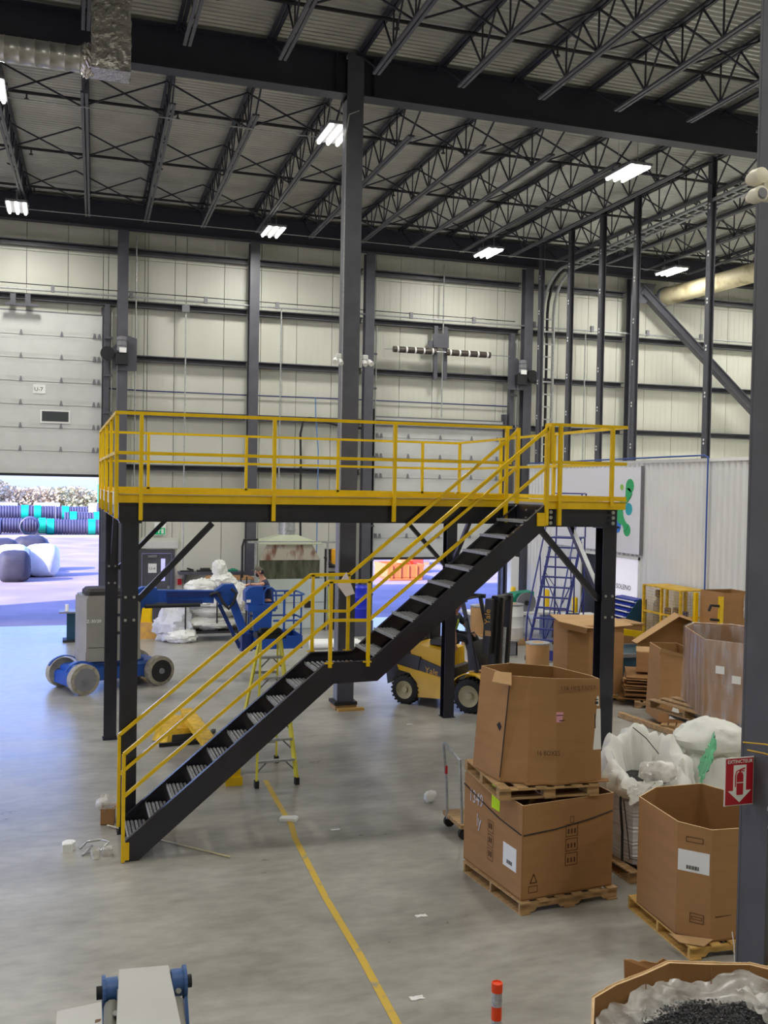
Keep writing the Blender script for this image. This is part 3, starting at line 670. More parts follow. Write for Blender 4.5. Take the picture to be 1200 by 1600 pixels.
text('stencil_lettering', 'D', .12, (5.045,6.121,6.01), (1,0,0), (0,0,1), M_INK, t)
obj('strap', MB().tube([(4.8,6.10,2.47),(5.0,6.11,2.44),(5.4,6.11,2.34)], .006, 5).tube([(4.84,6.10,2.41),(5.0,6.11,2.37),(5.4,6.11,2.25)], .006, 5), M_YELD, t)
t = thing('extinguisher_sign', 'red and white EXTINCTEUR sign with a fire extinguisher and down arrow', 'sign', (4.93,6.3,1.93), world=False)
obj('sign_plate', MB().box(-.13,0,0,.13,.006,.367), M_WHITE, t); obj('red_field', MB().box(-.122,-.004,.008,.122,0,.359), M_RED, t)
obj('arrow', MB().prism([(-.056,-.007,.31),(.058,-.007,.31),(.058,-.007,.115),(.104,-.007,.115),(.001,-.007,.025),(-.102,-.007,.115),(-.056,-.007,.115)], (0,.003,0)), M_WHITE, t)
mb = MB(); mb.prism([(-.025,-.01,.083),(.027,-.01,.083),(.030,-.01,.093),(.030,-.01,.233),(.017,-.01,.254),(-.014,-.01,.254),(-.028,-.01,.233),(-.028,-.01,.093)], (0,.003,0))
mb.box(-.006,-.01,.254,.008,-.007,.275).bar((.001,-.009,.275),(.043,-.009,.286),.004,.008).bar((.001,-.009,.272),(.038,-.009,.262),.004,.006).tube([(-.009,-.009,.272),(-.033,-.009,.262),(-.040,-.009,.229),(-.040,-.009,.145)], .004, 5)
obj('extinguisher_symbol', mb, M_RED, t); obj('band', MB().box(-.028,-.013,.174,.030,-.009,.180), M_WHITE, t)
text('sign_lettering', 'EXTINCTEUR', .037, (0,-.007,.325), (1,0,0), (0,0,1), M_WHITE, t, align='CENTER', sx=1.02)
obj('mounting_clip', MB().box(.115,.004,.115,.13,.05,.27), M_WHITE, t)
t = thing('security_camera', 'cluster of cream motion sensor heads on the near column', 'camera', (4.84,6.1,6.5))
obj('camera_body', MB().lathe([(.02,-.09),(.055,-.08),(.06,0),(.04,.06),(.01,.07)], (4.73,6.05,6.56), 'y', 14), mat('aged cream plastic',(222,214,190),.5), t, smooth=True)
obj('camera_body', MB().lathe([(.03,-.09),(.055,-.085),(.055,0),(.03,.06),(.01,.07)], (4.71,6.03,6.42), 'y', 14), mat('aged ivory plastic',(218,212,192),.5), t, smooth=True)
obj('lens_ring', MB().lathe([(.035,-.1),(.04,-.09)], (4.71,6.03,6.42), 'y', 14), M_GREYL, t)
obj('camera_body', MB().rbx(4.78,5.98,6.42,4.93,6.12,6.58,.03), mat('cream housing',(224,218,198),.5), t, smooth=True)
obj('arm', MB().tube([(5.04,6.1,6.5),(4.79,6.07,6.52),(4.73,6.07,6.55)], .015, 6).tube([(5.04,6.1,6.46),(4.79,6.07,6.43),(4.72,6.05,6.42)], .015, 6), M_WHITE, t)
single('chain_tag', MB().box(5.1,6.10,.68,5.22,6.13,.83), M_YEL, 'small yellow tag hung low on the near column', 'tag')
# ---------------------------------------------------------------- office block of white corrugated sheet
OX, OT = 15.0, 5.1
t = thing('site_office', 'white corrugated metal room with a big logo board inside the hall', 'room', (15,24,0))
mb = MB(); y = 14.5; pr = []
while y < 31:
    pr += [(0,y),(0,y+.08),(.05,y+.12),(.05,y+.185)]; y += .225
def wallstrip(z0, z1, ya, yb):
    m = MB(); P = [(a,b) for a, b in pr if ya <= b <= yb]
    P = [(P[0][0], ya)]+P+[(P[-1][0], yb)]
    for (a,b),(c,d) in zip(P[:-1],P[1:]): m.add([(OX+a,b,z0),(OX+c,d,z0),(OX+c,d,z1),(OX+a,b,z1)],[(0,1,2,3)])
    return m
M_CORR = mat('white ribbed sheet', (226,227,226), .38, var=.02, scale=1)
for (z0,z1,ya,yb) in ((2.45,OT,14.5,30.95),(0,2.45,14.5,23.55),(0,1.05,23.55,24.9),(0,2.45,24.9,25.6),(0,2.45,26.7,30.95)):
    m = wallstrip(z0,z1,ya,yb); mb.add(m.v, m.f)
obj('corrugated_wall', mb, M_CORR, t)
obj('end_wall', MB().box(OX+.04,14.45,0,26.9,14.5,OT).box(OX+.03,30.9,0,OX+.2,30.95,OT), M_CORR, t)
obj('roof_panel', MB().box(OX+.04,14.5,OT-.1,26.9,30.95,OT), M_WHITE, t)
obj('top_flashing', MB().box(OX-.03,14.5,OT-.05,OX+.05,30.95,OT+.03), M_WHITE, t)
obj('window_frame', MB().box(OX-.02,23.5,1.0,OX+.1,23.58,2.5).box(OX-.02,24.86,1.0,OX+.1,24.95,2.5).box(OX-.02,23.5,2.42,OX+.1,24.95,2.5).box(OX-.02,23.5,1.0,OX+.1,24.95,1.07), M_WHITE, t)
obj('window_pane', MB().box(OX+.05,23.58,1.07,OX+.06,24.86,2.42), mat('lit office window',(235,232,240),.3,var=0,emis=(235,230,240),estr=.45), t)
text('window_lettering', 'SOLENO', .2, (OX+.03,24.75,1.55), (0,-1,0), (0,0,1), M_INK, t)
obj('door_leaf', MB().box(OX+.03,25.6,0,OX+.06,26.7,2.45), M_DARK, t)
obj('door_casing', MB().box(OX-.02,25.52,0,OX+.08,25.6,2.5).box(OX-.02,26.7,0,OX+.08,26.78,2.5).box(OX-.02,25.52,2.42,OX+.08,26.78,2.5), M_WHITE, t)
t = thing('logo_board', 'large white board with green and blue dots emblem hung on the corrugated room', 'board', (14.9,25.9,2.6))
obj('board', MB().box(OX-.09,23.42,2.58,OX-.02,28.4,4.95), mat('white board',(232,232,238),.4,var=0), t)
obj('edge_strip', MB().box(OX-.095,23.40,2.56,OX-.01,23.42,4.98), M_GREYL, t)
M_LG = mat('emblem green',(58,176,110),.5,var=0); M_LT = mat('emblem teal',(52,170,184),.5,var=0); M_LB = mat('emblem blue',(54,124,220),.5,var=0); M_LL = mat('emblem lime',(150,200,90),.5,var=0)
def disc(y, z, ry, rz_, m, nm='emblem_dot', n=24):
    obj(nm, MB().prism([(OX-.1,y+ry*math.cos(2*math.pi*k/n),z+rz_*math.sin(2*math.pi*k/n)) for k in range(n)], (.012,0,0)), m, t)
disc(24.36, 4.40, .085, .085, M_LL); disc(23.98, 3.80, .17, .17, M_LT); disc(24.57, 3.32, .2, .2, M_LB)
# emblem body: wavy necks linking two green discs round the teal one
def neck(pts, nm='emblem_body'):
    L = []; Rr = []
    for i, (y, z, w) in enumerate(pts):
        a = Vector(pts[max(0,i-1)][:2]); b = Vector(pts[min(len(pts)-1,i+1)][:2]); d = (b-a).normalized(); nn = Vector((-d.y, d.x))
        L.append((OX-.112, y+nn.x*w, z+nn.y*w)); Rr.append((OX-.112, y-nn.x*w, z-nn.y*w))
    m = MB()
    for i in range(len(L)-1): m.prism([L[i],L[i+1],Rr[i+1],Rr[i]], (.012,0,0))
    obj(nm, m, M_LG, t)
disc(23.95, 4.43, .2, .2, M_LG, 'emblem_disc'); disc(24.0, 4.22, .13, .16, M_LG, 'emblem_disc'); disc(24.05, 3.22, .17, .17, M_LG, 'emblem_disc')
neck([(23.97,4.3,.18),(24.06,4.1,.10),(24.22,3.98,.10),(24.42,3.84,.17),(24.46,3.66,.2),(24.36,3.5,.15),(24.2,3.4,.08),(24.06,3.25,.13)])
text('board_lettering', 'SOLENO', .75, (OX-.102,28.2,3.62), (0,-1,0), (0,0,1), mat('grey lettering',(92,94,98),.5,var=0), t)
# dark posts standing on the office line up to the roof
for i, (y, w) in enumerate([(30.0,.16),(28.0,.16),(26.1,.16),(24.25,.14),(20.95,.16)]):
    t = thing('partition_post', '%s dark perforated post from the left above the white corrugated room' % ORD[i], 'post', (OX+.15,y,OT), group='dark posts over the white room')
    obj('shaft', MB().box(OX+.07,y-w/2,OT+.0,OX+.09,y+w/2,12.5).box(OX+.09,y-.012,OT,OX+.2,y+.012,12.5).box(OX+.2,y-w/2,OT,OX+.22,y+w/2,12.5), M_GREY, t)
    mb = MB()
    for q in range(6):
        for dz in (0, .09): mb.cyl((OX+.062,y-.01,5.5+q*1.15+dz),(OX+.07,y-.01,5.5+q*1.15+dz),.03,8)
    obj('bolt_hole', mb, M_WHITE, t)
t = thing('cable_ladder', 'galvanised cable ladder rising up the wall and bending along the roof', 'cable tray', (15.6,30.4,1))
pts = [(0,30.4,z) for z in (1.,4.,7.,10.2)]+[(0,30.4-1.3*(1-math.cos(a)),10.2+1.25*math.sin(a)) for a in (.3,.6,.9,1.2,1.5708)]+[(0,27,11.45),(0,22,11.45),(0,14,11.45)]
for x in (15.42,15.82): obj('side_rail', MB().tube([(x+ (0 if p[2] < 11.4 else (30-p[1])*-.03), p[1], p[2]) for p in pts], .05, 6), M_GALV, t)
mb = MB()
for q in range(22): z = 1.2+q*.42; mb.bar((15.42,30.4,z),(15.82,30.4,z),.045,.045)
for q in range(38): y = 29-q*.4; mb.bar((15.42-(30-y)*.03,y,11.45),(15.82-(30-y)*.03,y,11.45),.045,.045)
obj('rung', mb, M_GALV, t, kind='stuff')
obj('cable', MB().tube([(15.6+(0 if p[2] < 11.4 else (30-p[1])*-.03), p[1]+.03, p[2]+.03) for p in pts], .05, 8), M_DARK, t, smooth=True)
t = thing('vent_duct', 'thick cream insulated duct running under the roof at far right', 'duct', (20.5,26,11))
obj('duct', MB().cyl((20.25,30.6,11.15),(21.1,16.,11.15),.3,24), mat('stained cream duct',(206,196,160),.6,scale=1.5,rgb2=(150,132,96),lo=.3,hi=.48), t, smooth=True)
obj('flange', MB().cyl((20.25,30.6,11.15),(20.255,30.45,11.15),.34,24), M_GREYL, t)
single('blue_pipe', MB().tube([(14.93,30.2,5.16),(14.93,20.7,5.2),(14.93,20.55,5.15),(14.93,20.55,.4)], .022, 8), mat('blue air pipe',(58,88,160),.4,var=0), 'thin blue air pipe along the top and down the white corrugated wall', 'pipe', smooth=True)
# ---------------------------------------------------------------- pallets and cardboard
def pallet(label, loc, rz, w=1.18, l=1.22, m=M_WOOD, group='wooden pallets', notch=True, tilt=None, nb=6):
    t = thing('pallet', label, 'pallet', loc, rz, group, world=False)
    for k in range(3):
        y = .02+k*(l-.06)/2
        mb = MB()
        if notch: mb.prism([(0,y,.018),(0,y,.11),(w,y,.11),(w,y,.018),(w*.86,y,.018),(w*.83,y,.055),(w*.62,y,.055),(w*.59,y,.018),(w*.41,y,.018),(w*.38,y,.055),(w*.17,y,.055),(w*.14,y,.018)][::-1], (0,.038,0))
        else:
            for q in range(3): mb.box(q*(w-.13)/2,y,.018,q*(w-.13)/2+.13,y+.09,.1)
            mb.box(0,y,.1,w,y+.09,.11)
        if not notch: mb.box(0,y,0,w,y+.09,.018)
        obj('stringer', mb, m, t)
    if not notch: obj('deck_board', MB().box(0,-.004,.098,w,.1,.112), m, t)
    for k in range(nb):
        x = k*(w-.12)/(nb-1); a = .0
        obj('deck_board', MB().rbx(x,-.005,.111,x+.115,l+.005,.128,.002), m, t)
    for x in (0, (w-.12)/2, w-.12): obj('bottom_board', MB().box(x,0,0,x+.115,l,.017), m, t)
    return t
def ring(pts, z0, z1, th=.008, tops=None, m=M_CARD, mi=M_CARDD, parent=None, floor=True, topz=None):
    # open cardboard ring; pts base corners (ccw), tops = top corners
    n = len(pts); tops = tops or pts; topz = topz or [z1]*n
    cb = Vector((sum(p[0] for p in pts)/n, sum(p[1] for p in pts)/n))
    ins = lambda p: (Vector(p[:2])-(Vector(p[:2])-cb).normalized()*th*1.6)
    o = MB(); i_ = MB(); e = MB()
    for k in range(n):
        a, b = pts[k], pts[(k+1) % n]; ta, tb = tops[k], tops[(k+1) % n]; za, zb_ = topz[k], topz[(k+1) % n]
        o.add([(a[0],a[1],z0),(b[0],b[1],z0),(tb[0],tb[1],zb_),(ta[0],ta[1],za)], [(0,1,2),(0,2,3)])
        ia, ib, ja, jb = ins(a), ins(b), ins(ta), ins(tb)
        i_.add([(ia.x,ia.y,z0),(ib.x,ib.y,z0),(jb.x,jb.y,zb_),(ja.x,ja.y,za)], [(2,1,0),(3,2,0)])
        e.add([(ta[0],ta[1],za),(tb[0],tb[1],zb_),(jb.x,jb.y,zb_),(ja.x,ja.y,za)], [(0,1,2,3)])
    obj('box_wall', o, m, parent); obj('box_lining', i_, mi, parent); obj('cut_edge', e, M_CEDGE, parent)
    if floor: obj('box_floor', MB().prism([(p[0],p[1],z0+.004) for p in pts], (0,0,.01)), mi, parent)
def decal(parent, nm, p0, xd, w, h, m, off=.004, inset=0):
    # flat sheet on a wall: p0 lower left, xd horizontal direction
    x = Vector(xd).normalized(); n = x.cross(Vector((0,0,1))); p = Vector(p0)+n*off
    mb = MB().add([p, p+x*w, p+x*w+Vector((0,0,h)), p+Vector((0,0,h)), p-n*.002, p+x*w-n*.002, p+x*w+Vector((0,0,h))-n*.002, p+Vector((0,0,h))-n*.002], [(0,1,2,3),(7,6,5,4),(0,4,5,1),(1,5,6,2),(2,6,7,3),(3,7,4,0)])
    return obj(nm, mb, m, parent)
def printed_frame(mb, p0, xd, w, h, off=.005, t=.006):
    x = Vector(xd).normalized(); n = x.cross(Vector((0,0,1))); p = Vector(p0)+n*off; up = Vector((0,0,1))
    for a, b, c, d in ((0,0,w,t),(0,h-t,w,h),(0,0,t,h),(w-t,0,w,h)):
        mb.add([p+x*a+up*b, p+x*c+up*b, p+x*c+up*d, p+x*a+up*d], [(0,1,2,3)])
M_PRINT = mat('printed brown ink', (84,54,32), .8, var=0)
# lower box of the front stack
pallet('notched wooden pallet on the floor under the strapped front box', (4.47,9.0,0), math.radians(5.5), 1.18, 1.24)
b1 = thing('bulk_box', 'large strapped brown box at the bottom of the front stack', 'box', (5.0,9.7,.13))
A, B_, Cc, D_ = (4.49,9.05),(5.6,9.17),(5.5,10.35),(4.38,10.3)
ring([A,B_,Cc,D_], .13, 1.11, parent=b1, topz=[1.105,1.115,1.11,1.115])
fx = Vector((B_[0]-A[0], B_[1]-A[1], 0)).normalized(); lx = Vector((A[0]-D_[0], A[1]-D_[1], 0)).normalized()
def FP(s, z): return Vector((A[0],A[1],z))+fx*s
def LP(s, z): return Vector((D_[0],D_[1],z))+lx*s
mb = MB()
n1 = fx.cross(Vector((0,0,1))); n2 = lx.cross(Vector((0,0,1)))
strap = [LP(0,.98)+n2*.006, LP(.4,.90)+n2*.006, LP(.8,.83)+n2*.006, LP(1.22,.80)+n2*.006, FP(.02,.80)+n1*.006, FP(.4,.82)+n1*.006, FP(.8,.87)+n1*.006, FP(1.1,.93)+n1*.006]
obj('strap', MB().tube(strap, .007, 5), M_INK, b1)
obj('corner_seam', MB().tube([(A[0],A[1],.14),(A[0],A[1],1.1)], .006, 5), M_CARDD, b1)
decal(b1, 'fluorescent_label', LP(.62,.90), lx, .17, .25, mat('fluorescent yellow',(205,245,0),.6,var=0))
decal(b1, 'shipping_label', LP(.88,.38), lx, .27, .24, M_WHITE); 
for q in range(8): decal(b1, 'barcode', LP(.96+q*.014,.42), lx, .006 if q % 3 else .009, .04, M_INK, off=.006)
mb = MB()
for k, z in enumerate((.72,.57,.42)):
    printed_frame(mb, FP(.52 if k == 0 else .52,z-.0), fx, .15, .13)
    for q in range(3): 
        p = FP(.545+q*.04,z+.03)+n1*.005; mb.add([p, p+fx*.018, p+fx*.018+Vector((0,0,.05)), p+Vector((0,0,.05))], [(0,1,2,3)])
printed_frame(mb, FP(.57,.86), fx, .05, .07); printed_frame(mb, FP(.08,.2), fx, .11, .07)
p = FP(.1,.3)+n1*.005
for a, b in (((0,0),(.08,0)),((.08,0),(.04,.09)),((.04,.09),(0,0))): mb.bar(p+fx*a[0]+Vector((0,0,a[1])), p+fx*b[0]+Vector((0,0,b[1])), .003, .008)
for k, z in enumerate((.62,.47,.32)): printed_frame(mb, LP(.55,z), lx, .12, .13); 
for z in (.66,.51,.36):
    for q in range(2): p = LP(.575+q*.04,z)+n2*.005; mb.add([p, p+lx*.02, p+lx*.02+Vector((0,0,.06)), p+Vector((0,0,.06))], [(0,1,2,3)])
obj('printed_marks', mb, M_PRINT, b1)
text('handwriting', '1349', .2, LP(.12,.83)+n2*.006, lx, (0,0,1), mat('pale chalk',(205,200,205),.8,var=0), b1, sx=.8)
text('handwriting', 'ly', .2, LP(.3,.6)+n2*.006, lx, (0,0,1), mat('pale chalk mark',(205,200,205),.8,var=0), b1, sx=.8)
# upper pallet and eight sided box
pallet('grey weathered pallet between the two boxes of the front stack', (4.30,9.20,1.12), math.radians(-5.), 1.1, 1.12, notch=False)
b2 = thing('bulk_box', 'eight sided brown box on top of the front stack marked 16 BOXES', 'box', (4.95,9.6,1.255))
base = [(4.39,9.41),(4.63,9.25),(4.91,9.14),(5.45,9.17),(5.56,9.5),(5.4,10.1),(4.8,10.25),(4.34,10.0)]
top = [(4.53,9.50),(4.73,9.42),(4.98,9.33),(5.46,9.27),(5.55,9.6),(5.35,10.1),(4.85,10.2),(4.42,10.0)]
ring(base, 1.255, 2.31, tops=top, parent=b2, topz=[2.34,2.33,2.32,2.31,2.28,2.3,2.34,2.36])
obj('corner_seam', MB().tube([(4.39,9.405,1.3),(4.53,9.495,2.33)], .006, 5), M_INK, b2)
def FQ(s, z):   # point on face (4.91,9.14)->(5.45,9.17) at height z
    k = (z-1.255)/1.06; a = Vector(base[2]).lerp(Vector(top[2]), k); b = Vector(base[3]).lerp(Vector(top[3]), k); q = a.lerp(b, s)
    return Vector((q.x, q.y-.005, z))
def quad_on(nm, s0, s1, z0, z1, m, off=0): 
    vs = [FQ(s0,z0),FQ(s1,z0),FQ(s1,z1),FQ(s0,z1)]; vs = [v+Vector((0,-off,0)) for v in vs]
    obj(nm, MB().add(vs+[v+Vector((0,.004,0)) for v in vs], [(0,1,2,3),(7,6,5,4),(0,4,5,1),(1,5,6,2),(2,6,7,3),(3,7,4,0)]), m, b2)
quad_on('pink_label', .0, .2, 1.88, 1.98, mat('pink label',(226,160,176),.6,var=0)); quad_on('label_print', .0, .14, 1.945, 1.952, M_INK, .003); quad_on('label_print', .06, .18, 1.892, 1.899, M_INK, .003)
quad_on('white_label', .84, .97, 2.03, 2.13, M_WHITE); quad_on('label_print', .86, .95, 2.05, 2.075, M_INK, .003); quad_on('label_print', .86, .95, 2.09, 2.1, M_INK, .003)
quad_on('packing_list', .82, 1.0, 1.58, 2.0, M_WHITE); quad_on('label_print', .86, .88, 1.8, 1.95, M_INK, .003)
text('handwriting', '12& HMJ PAPER', .06, FQ(.05,2.21)+Vector((0,-.04,0)), (1,-.09,0), (0,.12,1), mat('faint marker',(112,78,48),.8,var=0), b2)
text('handwriting', '16 BOXES', .07, (4.71,9.21,1.56), (.93,-.28,0), (.03,.1,1), mat('black marker',(72,50,34),.8,var=0), b2, sx=.8)
obj('torn_flap', MB().prism([(4.40,9.60,2.36),(4.54,9.49,2.36),(4.50,9.40,2.25),(4.33,9.52,2.27)], (.0,.0,.012)), M_CARD2, b2)
obj('hole', MB().prism([(4.385,9.50,1.83),(4.40,9.46,1.87),(4.415,9.44,1.82),(4.40,9.455,1.77)], (-.0,-.004,0)), M_INK, b2)
obj('bottom_flap', MB().prism([(4.6,9.28,1.262),(4.6,9.2,1.258),(5.5,9.1,1.258),(5.55,9.2,1.262)], (0,0,.006)), M_CARDD, b2)
# right front open box on its pallet
pallet('yellow pine pallet under the open box beside the near column', (5.55,7.70,0), math.radians(-4), 1.16, 1.2, M_WOODN)
b3 = thing('bulk_box', 'clean open eight sided brown box beside the near column', 'box', (6.1,8.3,.13))
base = [(5.57,7.98),(5.78,7.74),(6.35,7.72),(6.66,7.95),(6.72,8.5),(6.5,8.92),(5.95,8.93),(5.62,8.72)]
ring(base, .13, 1.2, parent=b3, topz=[1.2,1.18,1.17,1.18,1.2,1.22,1.22,1.21])
n3 = Vector((base[1][0]-base[0][0], base[1][1]-base[0][1], 0)).normalized()
decal(b3, 'shipping_label', Vector((base[0][0],base[0][1],.75))+n3*-.0+n3*.01, n3, .29, .2, M_WHITE)
for q in range(9): decal(b3, 'barcode', Vector((base[0][0],base[0][1],.775))+n3*(.09+q*.013), n3, .006 if q % 2 else .009, .035, M_INK, off=.007)
mb = MB(); printed_frame(mb, Vector((base[0][0],base[0][1],.28))+n3*.13, n3, .13, .09); printed_frame(mb, Vector((base[0][0],base[0][1],.31))+n3*.145, n3, .1, .03)
printed_frame(mb, Vector((base[0][0],base[0][1],1.03))+n3*.08, n3, .16, .05); mb.box(5.83,7.732,.36,6.02,7.737,.366); obj('printed_marks', mb, M_PRINT, b3)
obj('loose_flap', MB().prism([(5.50,7.98,.14),(5.80,7.72,.16),(5.66,7.66,.14),(5.5,7.8,.135)], (0,0,.006)), M_CARD2, b3)
# woven bulk bags
def bulk_bag(label, cx, cy, zb, r, h, mbody, k, hi=1.5, lo=1.0, fill=True, ang=0.):
    t = thing('bulk_bag', label, 'bag', (cx,cy,zb), world=True)
    def F1(u, v):
        a = 2*math.pi*u; sq = 1/(max(abs(math.cos(a)), abs(math.sin(a))))**.55
        rr = r*sq*(1-.06*(1-v)+.05*math.sin(math.pi*v))*(1+.03*nz((math.cos(a),math.sin(a),v*2),2.5,k)); z = zb+v*h
        rr += .006*math.sin(v*h*2*math.pi/.045)
        return (cx+rr*math.cos(a), cy+rr*math.sin(a), z+.02*nz((math.cos(a)*2,math.sin(a)*2,v),2,k+3)*(v > .02))
    m = MB().sheet(F1, 40, 44); m.prism([F1(i/24, 0) for i in range(24)], (0,0,.01))
    obj('bag_body', m, mbody, t, smooth=True)
    def F2(u, v):
        a = 2*math.pi*u+ang; back = .5+.5*math.sin(a+.3)     # crest is high at the back
        crest = lo+(hi-lo)*back+.10*nz((math.cos(a),math.sin(a),0),2.2,k)
        fold = nz((math.cos(a)*3,math.sin(a)*3,v*1.2),1.6,k+7)
        zin = zb+h*.92; zo = zb+h*(.86-.1*back)
        if v < .5: w = v/.5; rr = r*(.5+.42*w); z = zin+(crest-zin)*math.sin(w*math.pi/2)
        else: w = (v-.5)/.5; rr = r*(.92+.32*math.sin(w*math.pi*.7)); z = crest+(zo-crest)*(w**1.4)
        g2 = abs(nz((math.cos(a)*4,math.sin(a)*4,v*2.5),1.3,k+2)); rr *= 1+.22*fold-.16*g2; z += .10*fold*math.sin(math.pi*v)-.12*g2*math.sin(math.pi*v)
        return (cx+rr*math.cos(a), cy+rr*math.sin(a), z)
    obj('bag_collar', MB().sheet(F2, 64, 20), M_CLOTH, t, smooth=True)
    if fill:
        obj('black_flakes', MB().sheet(lambda u, v: (cx+r*.8*v*math.cos(2*math.pi*u), cy+r*.8*v*math.sin(2*math.pi*u), zb+h*.98+.05*(1-v)+.02*nz((u*9,v*9,0),3,k)), 32, 10), M_FLAKE, t, kind='stuff')
    return t
M_FLAKE = mat('black plastic flakes', (46,46,49), .45, var=.4, scale=90, bump=1.0, bscale=160)
pallet('half hidden pallet under the ribbed white bulk bag', (5.99,9.42,0), math.radians(2), 1.1, 1.15, M_WOOD)
bg1 = bulk_bag('white ribbed bulk bag with black flakes and thrown-open collar, behind the front stack', 6.5, 9.98, .13, .45, .87, M_CLOTHG, 3., hi=1.52, lo=1.02)
obj('lifting_strap', MB().tube([(6.03,9.72,1.0),(6.0,9.68,.8),(6.02,9.66,.5),(6.04,9.68,.16)], .014, 6).tube([(6.45,9.5,.14),(6.1,9.62,.2),(6.05,9.6,.5),(6.03,9.66,.85)], .006, 5), M_DARK, bg1)
obj('tie_cord', MB().tube([(6.5,10.25,1.5),(6.55,10.05,1.42),(6.56,9.8,1.3)], .006, 5), M_DARK, bg1)
def lump(c, r, k, amp=.3): return blob(c, r, 26, amp, 1.7, k, creases=.25)
obj('liner_bundle', lump((6.5,9.72,1.12),(.22,.17,.13),4.).xf(Matrix.Identity(4)), M_FILMW, bg1, smooth=True)
obj('liner_tail', MB().sheet(lambda u, v: (5.93+.5*u+.05*nz((u*4,v*4,0),2,2), 9.42+.12*u-.05*v, 1.08-.2*v*(1-u*.8)+.04*nz((u*5,v*5,1),2,5)), 14, 10), M_CLOTH, bg1, smooth=True)
bg2 = thing('bulk_bag', 'closed white bulk bag with a green rag, behind the near column', 'bag', (7.75,10.7,0))
obj('bag_body', blob((7.65,10.35,.62),(.66,.55,.68),44,.10,1.6,11.,flat=0.0,creases=.12), M_CLOTH, bg2, smooth=True)
obj('bag_neck', blob((7.6,10.3,1.28),(.46,.38,.24),40,.2,1.6,5.,creases=.15), M_CLOTH, bg2, smooth=True)
obj('green_rag', MB().sheet(lambda u, v: (7.12+.34*u+.04*nz((u*5,v*5,0),2,1), 9.84+.05*u-.06*v+.12*u*u, 1.12+.34*u-.22*v*(1-.3*u)+.06*nz((u*4,v*4,2),2,3)), 14, 12), mat('sea green rag',(120,206,160),.7,alpha=.9), bg2, smooth=True)
# film wrapped double stack
def wrapped(label, loc, z0, z1, pts, k, pz=True):
    t = thing('bulk_box', label, 'box', (loc[0],loc[1],z0))
    ring(pts, z0, z1, parent=t)
    n = len(pts)
    def fn(u, v):
        s = u*n; i = int(s) % n; f = s-int(s); a = Vector(pts[i]); b = Vector(pts[(i+1) % n]); p = a.lerp(b, f); c = Vector(loc[:2]); d = (p-c).normalized()
        o = .02+.035*abs(nz((p.x*5,p.y*5,v*1.5),2.2,k)); q = p+d*o
        return (q.x, q.y, z0-.05+(z1+.01-z0+.05)*v)
    obj('film_wrap', MB().sheet(fn, 80, 14), M_FILM, t, smooth=True)
    def fi(u, v):
        s = u*n; i = int(s) % n; f = s-int(s); a = Vector(pts[i]); b = Vector(pts[(i+1) % n]); p = a.lerp(b, f); c = Vector(loc[:2]); d = (p-c).normalized()
        q = p+d*(.02-.05*v)*(1 if v < .3 else 1)-d*(.02+.02*abs(nz((p.x*5,p.y*5,v*2),2,k+4)))*(v > .2); return (q.x, q.y, z1+.012-.45*v*v)
    obj('film_liner', MB().sheet(fi, 80, 8), M_FILM, t, smooth=True)
    return t
oc = [(8.14,11.17),(8.40,10.7),(9.0,10.62),(9.5,10.95),(9.62,11.6),(9.45,12.3),(9.0,12.62),(8.62,12.3)]
oc2 = [(8.17,11.2),(8.44,10.78),(9.0,10.7),(9.5,11.0),(9.6,11.6),(9.45,12.3),(9.0,12.6),(8.64,12.3)]
pallet('hidden lower pallet under the film-wrapped stack', (8.3,10.85,0), math.radians(8), 1.2, 1.5, M_WOOD)
wrapped('lower film-wrapped brown box with black flakes, behind the white bags', (8.9,11.6), .13, 1.18, oc2, 2.)
single('black_scrap', MB().sheet(lambda u, v: (8.3+1.1*u, 11.+1.3*v, 1.1+.05*nz((u*9,v*9,1),2,2)), 16, 16), M_FLAKE, 'black plastic flakes heaped in the lower film-wrapped box', 'flakes', kind='stuff')
pallet('upper pallet between the two film-wrapped boxes', (8.3,10.95,1.185), math.radians(8), 1.15, 1.45, M_WOOD)
w2 = wrapped('upper open film-wrapped brown box with sheeny sides', (8.9,11.6), 1.315, 2.36, oc, 6.)
for q in ((8.20,10.97,1.95),(8.31,10.78,1.85)): decal(w2, 'film_label', q, (8.40-8.14,10.7-11.17,0), .12, .1, M_WHITE, off=.06)
# tall bent box on pallet
pallet('narrow pallet under the tall bent box', (10.3,15.35,0), math.radians(-38), .8, 1.1, M_WOOD)
b5 = thing('bulk_box', 'tall brown box with buckled top standing left of the film-wrapped stack', 'box', (10.9,15.8,.13))
ring([(10.36,15.5),(10.84,15.3),(11.5,15.6),(11.3,16.3),(10.6,16.3)], .13, 1.36, parent=b5, tops=[(10.45,15.62),(10.84,15.5),(11.45,15.75),(11.25,16.3),(10.62,16.25)], topz=[1.44,1.33,1.28,1.42,1.46])
obj('buckled_flap', MB().prism([(10.42,15.58,1.44),(10.84,15.44,1.33),(10.86,15.52,1.25),(10.44,15.66,1.34)], (.0,-.02,.02)), M_CARD2, b5)
obj('tape_patch', MB().prism([(10.52,15.425,.2),(10.72,15.345,.2),(10.66,15.37,.42),(10.62,15.385,.5),(10.58,15.4,.4)], (-.01,-.01,0)), M_WHITE, b5)
